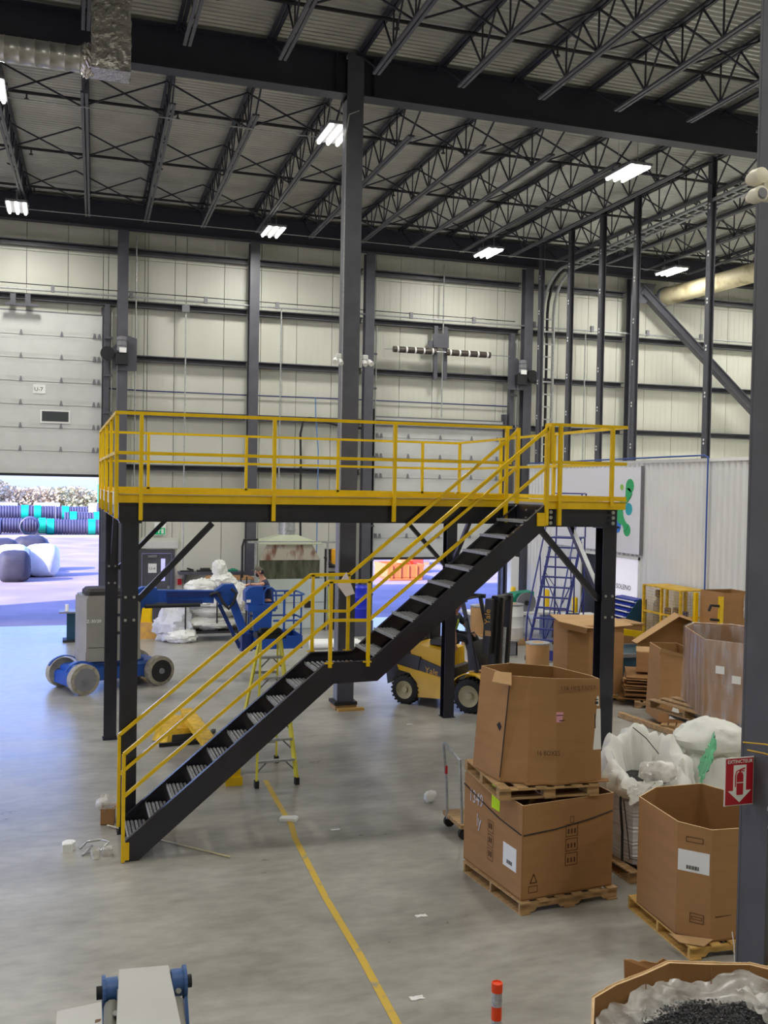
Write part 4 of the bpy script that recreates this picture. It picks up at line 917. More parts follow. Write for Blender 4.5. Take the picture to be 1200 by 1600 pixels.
# flattened cardboard on a pallet, small box on it
pallet('low pallet with flattened cardboard, left of the tall bent box', (10.9,17.15,0), math.radians(-30), .95, 1.2, M_WOOD)
t = thing('flat_cardboard', 'uneven stack of flattened brown cardboard on the low pallet', 'cardboard', (11.3,17.5,.13))
for k in range(9):
    a = math.radians(-30+random.uniform(-7,7)); M3 = Matrix.Rotation(a, 3, 'Z')
    obj('cardboard_sheet', MB().bx((11.5+random.uniform(-.06,.06),17.6+random.uniform(-.08,.08),.15+.052*k+.005), (1.05-.02*k,1.15,.018), M3 @ Matrix.Rotation(random.uniform(-.03,.03), 3, 'X')), M_CARD if k % 2 else M_CARDD, t)
t = thing('carton', 'small closed brown carton on top of the flattened cardboard', 'box', (11.5,17.5,.62))
R3 = Matrix.Rotation(math.radians(-32), 3, 'Z')
obj('carton_body', MB().bx((11.6,17.65,.83), (.62,.5,.4), R3), M_CARD, t); obj('lid_flap', MB().bx((11.65,17.71,1.045), (.66,.56,.012), R3 @ Matrix.Rotation(.03,3,'X')), M_CARD2, t)
single('loose_timber', MB().bar((10.2,16.55,.05),(10.36,15.0,.05),.1,.09), M_WOOD, 'short square timber lying on the floor right of the black column', 'timber')
# dark hopper with a big tray shaped lid leaning on it
t = thing('tipping_hopper', 'dark teal steel tipping hopper with a yellow beam behind the cardboard', 'hopper', (12.4,19.2,0))
obj('hopper_body', MB().prism([(11.45,18.8,.75),(13.3,18.8,.75),(13.2,18.8,.7),(12.9,18.8,.15),(11.9,18.8,.15)][::-1], (0,1.2,0)), M_TEAL, t)
obj('hopper_rim', MB().box(11.4,18.75,.7,13.35,18.8,.78).box(11.4,20.,.7,13.35,20.05,.78).box(11.4,18.8,.7,11.45,20,.78).box(13.3,18.8,.7,13.35,20,.78), M_GREYL, t)
obj('base_frame', MB().box(11.8,18.85,0,12.9,18.95,.15).box(11.8,19.85,0,12.9,19.95,.15), M_DARK, t)
obj('lift_beam', MB().bar((11.7,20.1,1.15),(12.9,20.1,.98),.12,.14), M_YEL, t)
obj('beam_post', MB().box(11.75,20.05,0,11.85,20.15,1.1).box(12.75,20.05,0,12.85,20.15,.95), M_YEL, t)
t = thing('box_lid', 'big tray-shaped brown box lid tilted up on the hopper', 'box lid', (12.7,18.9,.8))
L = [(11.93,1.02),(13.0,1.62),(13.42,1.48),(13.5,1.1),(13.3,.82),(12.25,.8)]
obj('lid_panel', MB().prism([(x,18.95,z) for x, z in L][::-1], (0,.012,0)), M_CARDD, t)
for a, b in zip(L, L[1:]+L[:1]):
    if (a, b) in ((L[4],L[5]),): continue
    obj('lid_side', MB().prism([(a[0],18.95,a[1]),(b[0],18.95,b[1]),(b[0]*.985+.16,18.72,b[1]*.93+.05),(a[0]*.985+.16,18.72,a[1]*.93+.05)], (0,.0,.012)), M_CARD2, t)
# tall lidded box with drum
pallet('pallet under the tall box with the folded lid', (9.9,17.95,0), math.radians(-8), 1.2, 1.1, M_WOODN)
b6 = thing('bulk_box', 'tall brown box with a broad torn lid, behind the black right column', 'box', (10.5,18.5,.13))
obj('box_body', MB().prism([(9.9,18.1,.13),(10.25,17.85,.13),(11.05,17.85,.13),(11.1,18.7,.13),(10.0,18.9,.13)], (0,0,1.42)), M_CARD, b6)
obj('lid', MB().prism([(9.75,18.2,1.6),(10.1,17.68,1.53),(10.45,17.78,1.5),(10.5,17.7,1.47),(10.62,17.8,1.51),(11.2,17.75,1.55),(11.25,18.8,1.62),(9.95,19.,1.64)], (0,0,.012)), M_CARD2, b6)
obj('lid_skirt', MB().prism([(9.75,18.2,1.6),(10.1,17.68,1.53),(10.1,17.7,1.42),(9.77,18.2,1.48)], (.008,.008,0)), M_CARD, b6)
def drum(label, c, r, h, m, mr, group=None, ribs=0):
    t = thing('fibre_drum', label, 'drum', c, group=group)
    pf = [(r,0),(r,h)]
    if ribs: pf = [(r*.98,0),(r,.02)]+sum([[(r,h*k/ribs-.02),(r*1.03,h*k/ribs),(r,h*k/ribs+.02)] for k in range(1, ribs)], [])+[(r,h)]
    obj('drum_shell', MB().lathe(pf, c, 'z', 28), m, t, smooth=True); obj('rim', MB().lathe([(r*1.02,h-.03),(r*1.04,h-.02),(r*1.04,h+.01),(r*.98,h+.015)], c, 'z', 28), mr, t, smooth=True)
    obj('drum_lid', MB().lathe([(r*.97,h-.01),(r*.95,h+.005),(r*.3,h+.02)], c, 'z', 28), M_CARD2, t, smooth=True)
    return t
M_FIB = mat('kraft fibre drum', (178,140,90), .7, var=.08)
drum('near kraft drum with metal rim standing against the lidded box', (11.05-.55,20.6,0), .27, .78, M_FIB, M_GALV)
drum('kraft drum beside the white ribbed drum', (11.0,25.0,.35), .28, .75, M_FIB, M_GALV)
drum('white ribbed drum behind the blue rolling ladder', (12.0,25.2,.15), .34, .95, M_WHITE, M_GALV, ribs=3)
single('crate_stand', MB().box(10.6,24.6,0,11.4,25.4,.35), M_WOOD, 'low wooden stand under the far kraft drum', 'stand')
single('crate_stand', MB().box(11.55,24.8,0,12.45,25.6,.15), M_WOOD, 'low wooden stand under the white ribbed drum', 'stand')
t = thing('lumber_stack', 'stack of pale planed boards behind the front boxes', 'lumber', (9.6,20,0))
for k in range(6):
    y0 = 18.95+.16*k; obj('board', MB().bar((9.75+.05*k,y0,.26-.03*(k % 2)),(8.95+.1*k,y0+2.2,.26-.03*(k % 2)),.17,.04), M_WOODP, t)
for k in range(3): obj('board', MB().bar((9.9+.1*k,19.1+.3*k,.17),(9.1+.1*k,21.2+.2*k,.17),.2,.05), M_WOODP, t)
obj('bearer', MB().box(9.,19.6,0,10.3,19.7,.14).box(9.,20.8,0,10.3,20.9,.14), M_WOOD, t)
t = thing('steel_crate', 'grey steel crate with punched ends between the drums and the blue ladder', 'crate', (10.9,23.7,0))
obj('crate_shell', MB().box(10.5,23.3,.02,11.3,23.34,.36).box(10.5,23.3,.02,10.54,24.1,.36).box(11.26,23.3,.02,11.3,24.1,.36).box(10.5,24.06,.02,11.3,24.1,.36).box(10.5,23.3,0,11.3,24.1,.03), M_GREYL, t)
obj('punched_edge', MB().box(10.48,23.26,.36,11.32,23.36,.4).box(10.48,23.26,.36,10.56,24.14,.4), M_GALV, t)
# long brown box and crates further back
t = thing('bulk_box', 'wide brown box with a white lid right of the blue ladder', 'box', (14.1,25.3,.0))
obj('box_body', MB().box(13.6,25,0,14.75,25.7,.7), M_CARD, t); obj('lid', MB().box(13.55,24.96,.7,14.8,25.74,.74), M_WHITE, t); obj('tool_case', MB().rbx(13.8,25.1,.74,14.1,25.3,.8,.02), M_TEAL, t)
t = thing('bulk_box', 'half hidden brown box right of the black right column', 'box', (13.6,21.2,0))
obj('box_body', MB().box(12.7,20.6,0,13.25,21.4,1.15), M_CARD, t); obj('lid', MB().box(12.66,20.56,1.13,13.29,21.44,1.16), M_CARD2, t)
t = thing('bulk_box', 'open brown box with a hanging liner high at the right behind the film-wrapped stack', 'box', (14.3,18.6,1.1))
ring([(13.42,17.8),(14.2,17.8),(14.2,18.6),(13.42,18.6)], 1.4, 2.17, parent=t)
obj('liner_corner', MB().sheet(lambda u, v: (13.9+.28*u+.03*nz((u*5,v*5,0),2,1), 17.77, 2.12-.5*v+.05*nz((u*4,v*3,2),2,3)), 8, 10), M_FILMW, t, smooth=True)
t = thing('yellow_frame', 'yellow steel frame carrying the high open box', 'frame', (14.2,18.4,0))
obj('frame_post', MB().box(13.3,17.75,0,13.38,17.83,2.1).box(13.3,18.62,0,13.38,18.7,2.1).box(14.22,17.75,0,14.3,17.83,1.4).box(14.22,18.62,0,14.3,18.7,1.4), M_YEL, t)
obj('shelf', MB().box(13.3,17.75,1.32,14.3,18.7,1.4), M_YEL, t); obj('clamp', MB().tube([(13.3,17.8,1.9),(13.1,17.8,1.92),(13.05,17.8,1.8)], .03, 6).tube([(13.3,17.8,1.6),(13.1,17.8,1.62)], .03, 6).tube([(13.3,17.8,1.45),(13.0,17.8,1.2),(12.85,17.8,1.05)], .025, 6), M_DARK, t)
# gas cylinder cage
t = thing('gas_cage', 'yellow mesh cage of gas cylinders against the white corrugated room', 'cage', (14.4,20.8,0))
cy0, cy1, cx0, cx1, cz = 20.27, 21.84, 14.07, 14.75, 1.93
for x in (cx0, cx1):
    for y in (cy0, (cy0+cy1)/2, cy1): obj('frame_post', MB().bar((x,y,0),(x,y,cz),.06,.06), M_YELD, t)
obj('roof_plate', MB().box(cx0-.03,cy0-.03,cz,cx1+.03,cy1+.03,cz+.03), M_YELD, t)
for z in (.1, 1.3): obj('frame_rail', MB().bar((cx0,cy0,z),(cx0,cy1,z),.05,.05).bar((cx0,cy0,z),(cx1,cy0,z),.05,.05), M_YELD, t)
mb = MB()
for k in range(34): y = cy0+k*(cy1-cy0)/33; mb.bar((cx0,y,.05),(cx0,y,cz),.006,.006)
for k in range(26): z = .06+k*.073; mb.bar((cx0,cy0,z),(cx0,cy1,z),.006,.006).bar((cx0,cy0,z),(cx1,cy0,z),.006,.006)
for k in range(11): x = cx0+k*(cx1-cx0)/10; mb.bar((x,cy0,.05),(x,cy0,cz),.006,.006)
obj('wire_mesh', mb, M_YELD, t, kind='stuff')
M_CYL = mat('grey blue cylinder',(120,138,160),.4,var=.08); M_CYLD = mat('dark blue cylinder',(50,66,120),.4,var=.08)
for k, (y, h, m, lab) in enumerate([(21.62,1.7,M_CYL,'tallest, at the left end'),(21.2,1.3,M_CYLD,'dark blue, left of centre'),(20.85,1.35,M_CYL,'grey blue, right of centre'),(20.48,1.3,M_CYL,'at the right end')]):
    g = thing('gas_cylinder', 'gas cylinder inside the yellow cage, '+lab, 'cylinder', (14.35,y,.0), group='gas cylinders in the cage')
    obj('bottle', MB().lathe([(.12,0),(.13,.02),(.13,h-.3),(.11,h-.2),(.05,h-.1),(.05,h-.04)], (14.35,y,0), 'z', 16), m, g, smooth=True)
    obj('valve_guard', MB().lathe([(.07,h-.04),(.08,h-.03),(.08,h+.12),(.06,h+.13)], (14.35,y,0), 'z', 12), M_CYLD, g, smooth=True)
# sloping rack of blue bins
t = thing('bin_rack', 'sloping teal rack of small blue parts bins left of the gas cage', 'rack', (13.9,22.8,0))
for y in (22.35,23.4): obj('side_panel', MB().prism([(13.75,y,0),(14.5,y,0),(14.5,y,1.5),(14.25,y,1.5),(13.75,y,.85)], (0,.03,0)), M_TEAL, t)
for k in range(5):
    z = .92+.125*k; x = 13.78+.1*k
    obj('shelf', MB().box(x-.05,22.38,z,x+.3,23.4,z+.012).box(x-.06,22.38,z,x-.05,23.4,z+.035), M_WHITE, t)
    for q in range(7): y = 22.42+q*.14; obj('bin', MB().prism([(x-.02,y,z+.012),(x+.2,y,z+.012),(x+.2,y,z+.1),(x-.03,y,z+.06)], (0,.11,0)), mat('blue bin plastic',(28,52,170),.4,var=0) if k+q == 0 else bpy.data.materials['blue bin plastic'], t)
obj('base_bin', MB().box(13.6,22.3,0,14.4,23.4,.8), M_BLUE, t)
# ---------------------------------------------------------------- figures
def skinned(name, V_, E_, Rd, m, parent, sub=2, root=0, flat=None):
    me = bpy.data.meshes.new(name); me.from_pydata([tuple(v) for v in V_], E_, []); t = bpy.data.objects.new(name, me); C.objects.link(t)
    md = t.modifiers.new('s', 'SKIN'); me.skin_vertices.new() if not me.skin_vertices else None
    for i, r in enumerate(Rd):
        sv = me.skin_vertices[0].data[i]; sv.radius = (r, r) if not isinstance(r, tuple) else r; sv.use_root = (i == root)
    md.use_smooth_shade = True
    sb = t.modifiers.new('u', 'SUBSURF'); sb.levels = sub; sb.render_levels = sub
    bpy.context.view_layer.update()
    ev = bpy.data.meshes.new_from_object(t.evaluated_get(bpy.context.evaluated_depsgraph_get()))
    bpy.data.objects.remove(t)
    mb = MB(); mb.v = [v.co.copy() for v in ev.vertices]; mb.f = [tuple(p.vertices) for p in ev.polygons]
    return obj(name, mb, m, parent, smooth=True)
def figure(t, J, shirt, trousers, sleeve=.55, skinm=M_SKIN, face=(-1,0,0), cap=None, hair=M_HAIR, beard=False, vest=None, fingers=True):
    J = {k: Vector(v) for k, v in J.items()}
    fd = Vector(face).normalized(); up = (J['head']-J['neck']).normalized(); sd = fd.cross(up).normalized()
    # one continuous body: pelvis, spine, neck, head core, limbs
    names = ['pelvis','belly','chest','neck','chin','head','crown','shL','elL','wrL','shR','elR','wrR','hipL','knL','anL','toL','hipR','knR','anR','toR']
    J['chin'] = J['neck'].lerp(J['head'], .45)+fd*.015; J['crown'] = J['head']+up*.07
    for s in 'LR':
        J['to'+s] = J.get('to'+s, J['an'+s]+fd*.16+Vector((0,0,-.03)))
    idx = {n: i for i, n in enumerate(names)}
    Rd = dict(pelvis=.13,belly=.115,chest=.13,neck=.055,chin=.065,head=.092,crown=.075,shL=.06,elL=.042,wrL=.028,shR=.06,elR=.042,wrR=.028,hipL=.085,knL=.058,anL=.04,toL=.035,hipR=.085,knR=.058,anR=.04,toR=.035)
    E_ = [('pelvis','belly'),('belly','chest'),('chest','neck'),('neck','chin'),('chin','head'),('head','crown'),('chest','shL'),('shL','elL'),('elL','wrL'),('chest','shR'),('shR','elR'),('elR','wrR'),('pelvis','hipL'),('hipL','knL'),('knL','anL'),('anL','toL'),('pelvis','hipR'),('hipR','knR'),('knR','anR'),('anR','toR')]
    skinned('body', [J[n] for n in names], [(idx[a],idx[b]) for a, b in E_], [Rd[n] for n in names], skinm, t)
    # face: nose, brow, eyes, mouth, ears
    h = J['head']
    obj('nose', MB().prism([h+fd*.085+up*.025, h+fd*.085-up*.02+sd*.015, h+fd*.085-up*.02-sd*.015], fd*.03-up*.01), skinm, t)
    obj('mouth', MB().bx(h+fd*.088-up*.05, (.03,.03,.008)), mat('lips',(150,90,80),.6,var=0) if 'lips' not in bpy.data.materials else bpy.data.materials['lips'], t)
    for s in (-1, 1):
        obj('eye', blob(h+fd*.082+sd*(.033*s)+up*.02, (.012,.012,.009), 8, 0), M_INK, t); obj('ear', blob(h+sd*(.09*s), (.022,.022,.032), 10, 0), skinm, t, smooth=True)
    # hands with five fingers each
    for s in 'LR':
        w = J['wr'+s]; d = (J.get('hd'+s, w+(w-J['el'+s]).normalized()*.09)-w).normalized(); side = d.cross(up)
        if side.length < .1: side = d.cross(fd)
        side.normalize(); dn = side.cross(d).normalized()
        Vv = [w-d*.01, w+d*.05]; Ee = [(0,1)]; Rr = [.027,.034]
        for k in range(4):
            b0 = w+d*.085+side*(-.028+.019*k); L_ = (.032,.037,.034,.026)[k]
            Vv += [b0, b0+d*L_-dn*.008, b0+d*(L_*1.7)-dn*.026]; o = len(Vv)-3; Ee += [(1,o),(o,o+1),(o+1,o+2)]; Rr += [.010,.009,.008]
        b0 = w+d*.03+side*.036; Vv += [b0, b0+d*.025+side*.024-dn*.01, b0+d*.05+side*.03-dn*.02]; o = len(Vv)-3; Ee += [(0,o),(o,o+1),(o+1,o+2)]; Rr += [.012,.010,.009]
        skinned('hand', Vv, Ee, Rr, skinm, t, 1)
    g = .012
    se = {s: J['sh'+s].lerp(J['el'+s], sleeve*1.) for s in 'LR'}
    skinned('shirt', [J['pelvis']-up*.02, J['belly'], J['chest'], J['neck']-up*.05, J['shL'], se['L'], J['shR'], se['R']], [(0,1),(1,2),(2,3),(2,4),(4,5),(2,6),(6,7)], [.148,.138,.155,.075,.078,.064,.078,.064], shirt, t)
    skinned('trousers', [J['pelvis'], J['hipL'], J['knL'], J['anL']+Vector((0,0,.04)), J['hipR'], J['knR'], J['anR']+Vector((0,0,.04))], [(0,1),(1,2),(2,3),(0,4),(4,5),(5,6)], [.145,.105,.078,.066,.105,.078,.066], trousers, t)
    for s in 'LR': obj('boot', blob(J['an'+s]+fd*.06-up*.02, (.10 if abs(fd.x) > .6 else .06, .06 if abs(fd.x) > .6 else .10, .055), 14, .02), M_DARK, t, smooth=True)
    if cap:
        hc = MB().sheet(lambda u, v: h+up*.02+(fd*math.cos(2*math.pi*u)+sd*math.sin(2*math.pi*u))*.105*math.sin(math.pi/2*v+.02)+up*.105*math.cos(math.pi/2*v), 18, 8)
        obj('cap', hc, cap, t, smooth=True); obj('cap_peak', MB().prism([h+up*.04+fd*.09-sd*.07, h+up*.025+fd*.17-sd*.04, h+up*.025+fd*.17+sd*.04, h+up*.04+fd*.09+sd*.07], up*.008), cap, t)
    obj('hair', MB().sheet(lambda u, v: h-fd*.01+(fd*math.cos(math.pi*(u*1.3+.35))+sd*math.sin(math.pi*(u*1.3+.35))).normalized()*.102*max(.3, math.sin(math.pi/2*(v*.55+.45)))+up*(.10-.15*v), 16, 8), hair, t, smooth=True)
    if beard: obj('beard', blob(h+fd*.06-up*.075, (.055,.05,.055), 14, .08, 3), hair, t, smooth=True)
    if vest:
        skinned('vest', [J['pelvis']+up*.03, J['belly'], J['chest'], J['neck']-up*.06], [(0,1),(1,2),(2,3)], [.158,.152,.172,.09], vest, t, 1)
# ---------------------------------------------------------------- blue boom lift
bl = thing('boom_lift', 'blue articulated boom lift with grey turret and basket behind the mezzanine', 'lift', (1.09,21.69,0))
ML = Matrix.Translation((1.09,21.69,0)) @ Matrix.Rotation(math.radians(23.5), 4, 'Z')
def L3(m): return m.xf(ML)
M_BL2 = mat('lift navy panel', (20,44,104), .4, var=.1)
obj('chassis', L3(MB().rbx(-.95,-.42,.22,1.0,.42,.52,.05).rbx(-.6,-.35,.5,.6,.35,.62,.04)), M_BLUE, bl)
for sx in (-.85,.85):
    obj('axle_housing', L3(MB().rbx(sx-.2,-.5,.14,sx+.2,.5,.4,.05)), M_BLUE, bl)
    for sy in (-.52,.52):
        s = -1 if sy < 0 else 1
        wv = obj('wheel', L3(MB().lathe([(.22,-.1),(.31,-.09),(.31,.09),(.22,.1)], (sx,sy,.31), 'y', 28)), M_TYRE, bl, smooth=True)
        obj('wheel_disc', L3(MB().lathe([(.24,-.11*s),(.24,.0)] if s > 0 else [(.24,.0),(.24,-.0)], (sx,sy+.0,.31), 'y', 24)) if False else L3(MB().cyl((sx,sy-.08,.31),(sx,sy+s*.105,.31),.235,24)), M_GREYL if sx < 0 else M_DARK, wv, smooth=True)
        obj('hub', L3(MB().cyl((sx,sy,.31),(sx,sy+s*.13,.31),.06,12)), M_GREYL, wv)
        obj('mudguard', L3(MB().sheet(lambda u, v: (sx+.36*math.cos(math.pi*(.15+.7*u)), sy-s*.16+s*.06*v, .33+.33*math.sin(math.pi*(.15+.7*u))), 12, 2).thick(.02)), M_BLUE, bl) if sx < 0 else None
t2 = MB(); pr_ = [(-.62,-.34),(-.5,-.47),(.5,-.47),(.6,-.36),(.6,.36),(.5,.47),(-.5,.47),(-.62,.34)]
M2 = Matrix.Translation((1.02,21.6,0)) @ Matrix.Rotation(math.radians(6), 4, 'Z')
obj('turret_cover', MB().prism([(x,y,.82) for x, y in pr_], (0,0,1.1)).prism([(x*1.03,y*1.03,.62) for x, y in pr_], (0,0,.2)).prism([(x*.95,y*.95,1.9) for x, y in pr_], (0,0,.06)).xf(M2), M_TGREY, bl)
for z in (.98,1.35,1.72): obj('hatch', MB().box(-.05,-.48,z-.08,.35,-.465,z+.16).xf(M2), M_TGREY, bl); obj('vent_slot', MB().box(-.04,-.475,z+.18,.36,-.468,z+.24).xf(M2), M_DARK, bl)
obj('door_seam', MB().box(-.09,-.476,.9,-.075,-.468,1.85).box(-.46,-.476,.9,-.075,-.468,.91).xf(M2), M_DARK, bl)
text('model_lettering', 'Z-30/20', .09, M2 @ Vector((-.5,-.474,1.42)), M2.to_3x3() @ Vector((1,0,0)), (0,0,1), M_WHITE, bl)
obj('cushion', MB().rbx(-.5,-.4,1.96,.4,.3,2.1,.06).xf(M2), M_INK, bl)
obj('beacon', MB().cyl((1.47,21.35,1.95),(1.47,21.35,2.05),.05,10), mat('orange beacon',(240,90,30),.4,var=0), bl)
obj('riser', MB().bar((1.5,21.75,.7),(1.62,21.6,1.9),.22,.3), M_BLUE, bl)
obj('boom_root', MB().prism([(1.45,21.42,1.98),(1.7,21.42,2.1),(2.0,21.42,2.08),(2.0,21.42,1.76),(1.6,21.42,1.62)][::-1], (0,.24,0)), M_BLUE, bl)
obj('boom_outer', MB().bar((1.9,21.54,1.9),(3.2,21.5,1.87),.2,.26), M_BLUE, bl)
obj('boom_inner', MB().bar((2.2,21.4,1.94),(3.35,21.4,1.93),.05,.12).bar((2.2,21.4,1.78),(2.95,21.4,1.77),.05,.08), M_BL2, bl)
obj('cylinder', MB().cyl((1.75,21.38,1.7),(2.9,21.38,1.71),.045,12), M_DARK, bl, smooth=True)
obj('knuckle', MB().prism([(3.15,21.4,1.95),(3.4,21.4,2.13),(3.62,21.4,2.14),(3.72,21.4,1.95),(3.5,21.4,1.65),(3.3,21.4,1.72)][::-1], (0,.24,0)), M_BLUE, bl)
obj('jib', MB().bar((3.5,21.52,2.05),(3.95,21.5,.85),.16,.18), M_BLUE, bl); obj('jib_link', MB().bar((3.32,21.5,1.7),(3.78,21.48,.75),.1,.08), M_BL2, bl)
obj('jib_foot', MB().rbx(3.78,21.38,.68,4.05,21.62,1.05,.03), M_BL2, bl)
obj('hydraulic_hose', MB().tube([(3.1,21.36,1.92),(3.25,21.3,1.98),(3.38,21.3,1.75),(3.5,21.3,1.62),(3.6,21.3,1.75),(3.66,21.3,1.95),(3.55,21.34,2.05)], .035, 8), M_DARK, bl, smooth=True)
obj('basket_floor', MB().box(4.0,21.2,.74,5.1,22.15,.78), M_BL2, bl)
obj('toe_board', MB().box(4.2,21.18,.74,5.1,21.2,1.02).box(5.08,21.2,.74,5.1,22.15,1.02).box(4.0,22.13,.74,5.1,22.15,1.02), M_BLUE, bl)
obj('basket_label', MB().box(4.52,21.17,.84,4.6,21.18,.98), M_WHITE, bl)
RP = [(4.45,21.22),(5.05,21.2),(5.16,21.35),(5.16,22.0),(5.05,22.12),(4.1,22.12),(4.05,21.95)]
for z in (1.9,1.35): obj('basket_rail', MB().tube([(x,y,z) for x, y in RP], .022, 8), M_BLUE, bl, smooth=True)
for x, y in ((4.68,21.2),(5.08,21.25),(5.1,22.05),(4.5,22.12),(4.08,22.1),(4.9,22.12)): obj('basket_post', MB().tube([(x,y,.78),(x,y,1.9)], .02, 8), M_BLUE, bl, smooth=True)
hd = [(3.86,1.72),(3.83,1.8),(3.84,1.95),(3.9,2.05),(4.0,2.09),(4.3,2.08),(4.42,2.0),(4.47,1.85),(4.46,1.7)]
obj('control_hood', MB().prism([(x,21.2,z) for x, z in [(3.84,1.78),(3.84,1.98),(3.92,2.07),(4.02,2.1),(4.22,2.1),(4.22,1.72),(3.95,1.68)]][::-1], (0,.36,0)), M_BLUE, bl)
obj('hood_end', MB().tube([(4.24,21.2,1.66),(4.24,21.2,1.98),(4.3,21.2,2.06),(4.4,21.2,2.07),(4.5,21.2,1.99),(4.52,21.2,1.6)], .022, 8).tube([(4.24,21.56,1.66),(4.24,21.56,1.98),(4.3,21.56,2.06),(4.4,21.56,2.07),(4.5,21.56,1.99),(4.52,21.56,1.6)], .022, 8), M_BLUE, bl, smooth=True)
obj('hood_opening', MB().box(4.225,21.22,1.7,4.235,21.54,2.06), M_DARK, bl); obj('hood_tray', MB().box(3.9,21.18,1.56,4.5,21.58,1.7), M_BLUE, bl)
obj('pedestal', MB().prism([(4.05,21.2,.78),(4.0,21.2,1.56),(4.42,21.2,1.56),(4.4,21.2,.78)][::-1], (0,.03,0)).box(4.1,21.23,.78,4.35,21.3,1.5), M_BLUE, bl)
obj('hood_label', MB().box(3.86,21.185,1.76,3.95,21.2,1.82), M_WHITE, bl)
mn = thing('person', 'bearded person in cap and navy shirt leaning on the blue lift basket', 'person', (4.4,21.82,.78))
figure(mn, dict(pelvis=(4.44,21.82,1.68),belly=(4.42,21.82,1.85),chest=(4.38,21.82,2.06),neck=(4.31,21.82,2.23),head=(4.255,21.82,2.37),
    shL=(4.36,21.64,2.12),elL=(4.16,21.5,2.10),wrL=(3.98,21.42,2.13),hdL=(3.9,21.4,2.12),shR=(4.4,22.0,2.12),elR=(4.2,22.06,1.95),wrR=(4.12,21.98,1.92),hdR=(4.05,21.95,1.91),
    hipL=(4.45,21.73,1.62),knL=(4.44,21.7,1.24),anL=(4.46,21.7,.86),hipR=(4.45,21.92,1.62),knR=(4.47,21.95,1.24),anR=(4.5,21.95,.86)), M_NAVYC, mat('dark work trousers',(40,42,50),.85,var=.1), cap=mat('olive cap',(92,88,72),.8), beard=True)
obj('safety_glasses', MB().bx((4.165,21.82,2.395), (.02,.13,.035)), M_WHITE, mn); obj('ear_defender', blob((4.30,21.71,2.38),(.03,.02,.045),10,0), M_DARK, mn)
# ---------------------------------------------------------------- forklift
FA = math.atan2(-.739,.676); MF = Matrix.Translation((7.46,18.44,0)) @ Matrix.Rotation(FA, 4, 'Z')
fk = thing('forklift', 'yellow and black forklift truck behind the black stairs', 'forklift', (7.46,18.44,0))
f = lambda m: m.xf(MF)
M_FY = mat('forklift yellow',(236,186,10),.3,var=.08,scale=3,coat=.3); M_FB = mat('forklift black',(38,38,40),.45,var=.1)
M_GOLD = mat('gold lettering',(216,172,60),.5,var=0)
def fwheel(x, y, r, w):
    s = 1 if y > 0 else -1
    wv = obj('wheel', f(MB().lathe([(r*.62,-w/2),(r*.9,-w/2),(r,-w/2+.02),(r,w/2-.02),(r*.9,w/2),(r*.62,w/2),(r*.62,-w/2)], (x,y,r), 'y', 30, cap=False)), M_RUB, fk, smooth=True)
    mb = MB()
    for k in range(22):
        a = 2*math.pi*k/22
        for q in (-1, 1): mb.bx((x+(r+.006)*math.cos(a+.07*q), y+q*w*.26, r+(r+.006)*math.sin(a+.07*q)), (.035,w*.46,.03), Matrix.Rotation(-a+math.pi/2, 3, 'Y'))
    obj('tread_lugs', f(mb), M_RUB, wv, kind='stuff')
    obj('rim', f(MB().lathe([(.0,w*.2*s),(r*.3,w*.22*s),(r*.5,w*.34*s),(r*.6,w*.45*s),(r*.64,w*.52*s),(r*.61,w*.5*s)], (x,y,r), 'y', 24, cap=False)), M_RIM, wv, smooth=True)
    obj('hub', f(MB().lathe([(r*.2,0),(r*.2,w*.4*s),(r*.1,w*.42*s)] if s > 0 else [(r*.1,-w*.42),(r*.2,-w*.4),(r*.2,0)], (x,y,r), 'y', 12)), M_RIM, wv)
M_RIM = mat('dusty cream wheel rim',(196,188,150),.6,var=.1)
for y in (-.5,.5): fwheel(-.71, y*.96, .28, .2); fwheel(.71, y, .325, .26)
def side(pts, y0, y1, m, nm): obj(nm, f(MB().prism([(x,y0,z) for x, z in pts], (0,y1-y0,0))), m, fk)
side([(-1.12,.35),(-1.16,.62),(-1.08,.95),(-.7,1.0),(-.4,.95),(-.45,.65),(-.6,.72),(-.85,.68),(-1.02,.45)], -.52, .52, M_FB, 'counterweight')
side([(-.42,.16),(-.46,.45),(-.62,.62),(-.86,.66),(-.9,.76),(.36,.56),(.36,.2)], -.54, -.42, M_FY, 'side_panel'); side([(-.42,.16),(-.46,.45),(-.62,.62),(-.86,.66),(-.9,.76),(.36,.56),(.36,.2)], .42, .54, M_FY, 'side_panel')
side([(-.6,.66),(.2,.56),(.2,.75),(-.5,.95)], -.5, .5, M_FB, 'frame_band')
side([(-.62,.93),(-.66,1.12),(-.6,1.2),(-.1,1.14),(.1,1.1),(.12,.74),(-.1,.72),(-.36,.76)], -.46, .46, M_FY, 'hood')
side([(.1,.3),(.1,.55),(1.0,.62),(1.02,.3)], -.38, .38, M_FB, 'floor_frame')
obj('step_plate', f(MB().box(.3,-.52,.22,.5,-.4,.3)), M_YELD, fk)
for s in (-1, 1): obj('fender', f(MB().sheet(lambda u, v: (.71+.42*math.cos(math.pi*(.1+.75*u)), s*(.38+.24*v), .34+.42*math.sin(math.pi*(.1+.75*u))), 14, 2).thick(.02)), M_FY, fk)
obj('seat', f(MB().rbx(-.35,-.24,1.18,.12,.24,1.3,.04).rbx(-.42,-.22,1.28,-.3,.22,1.75,.04)), M_FB, fk)
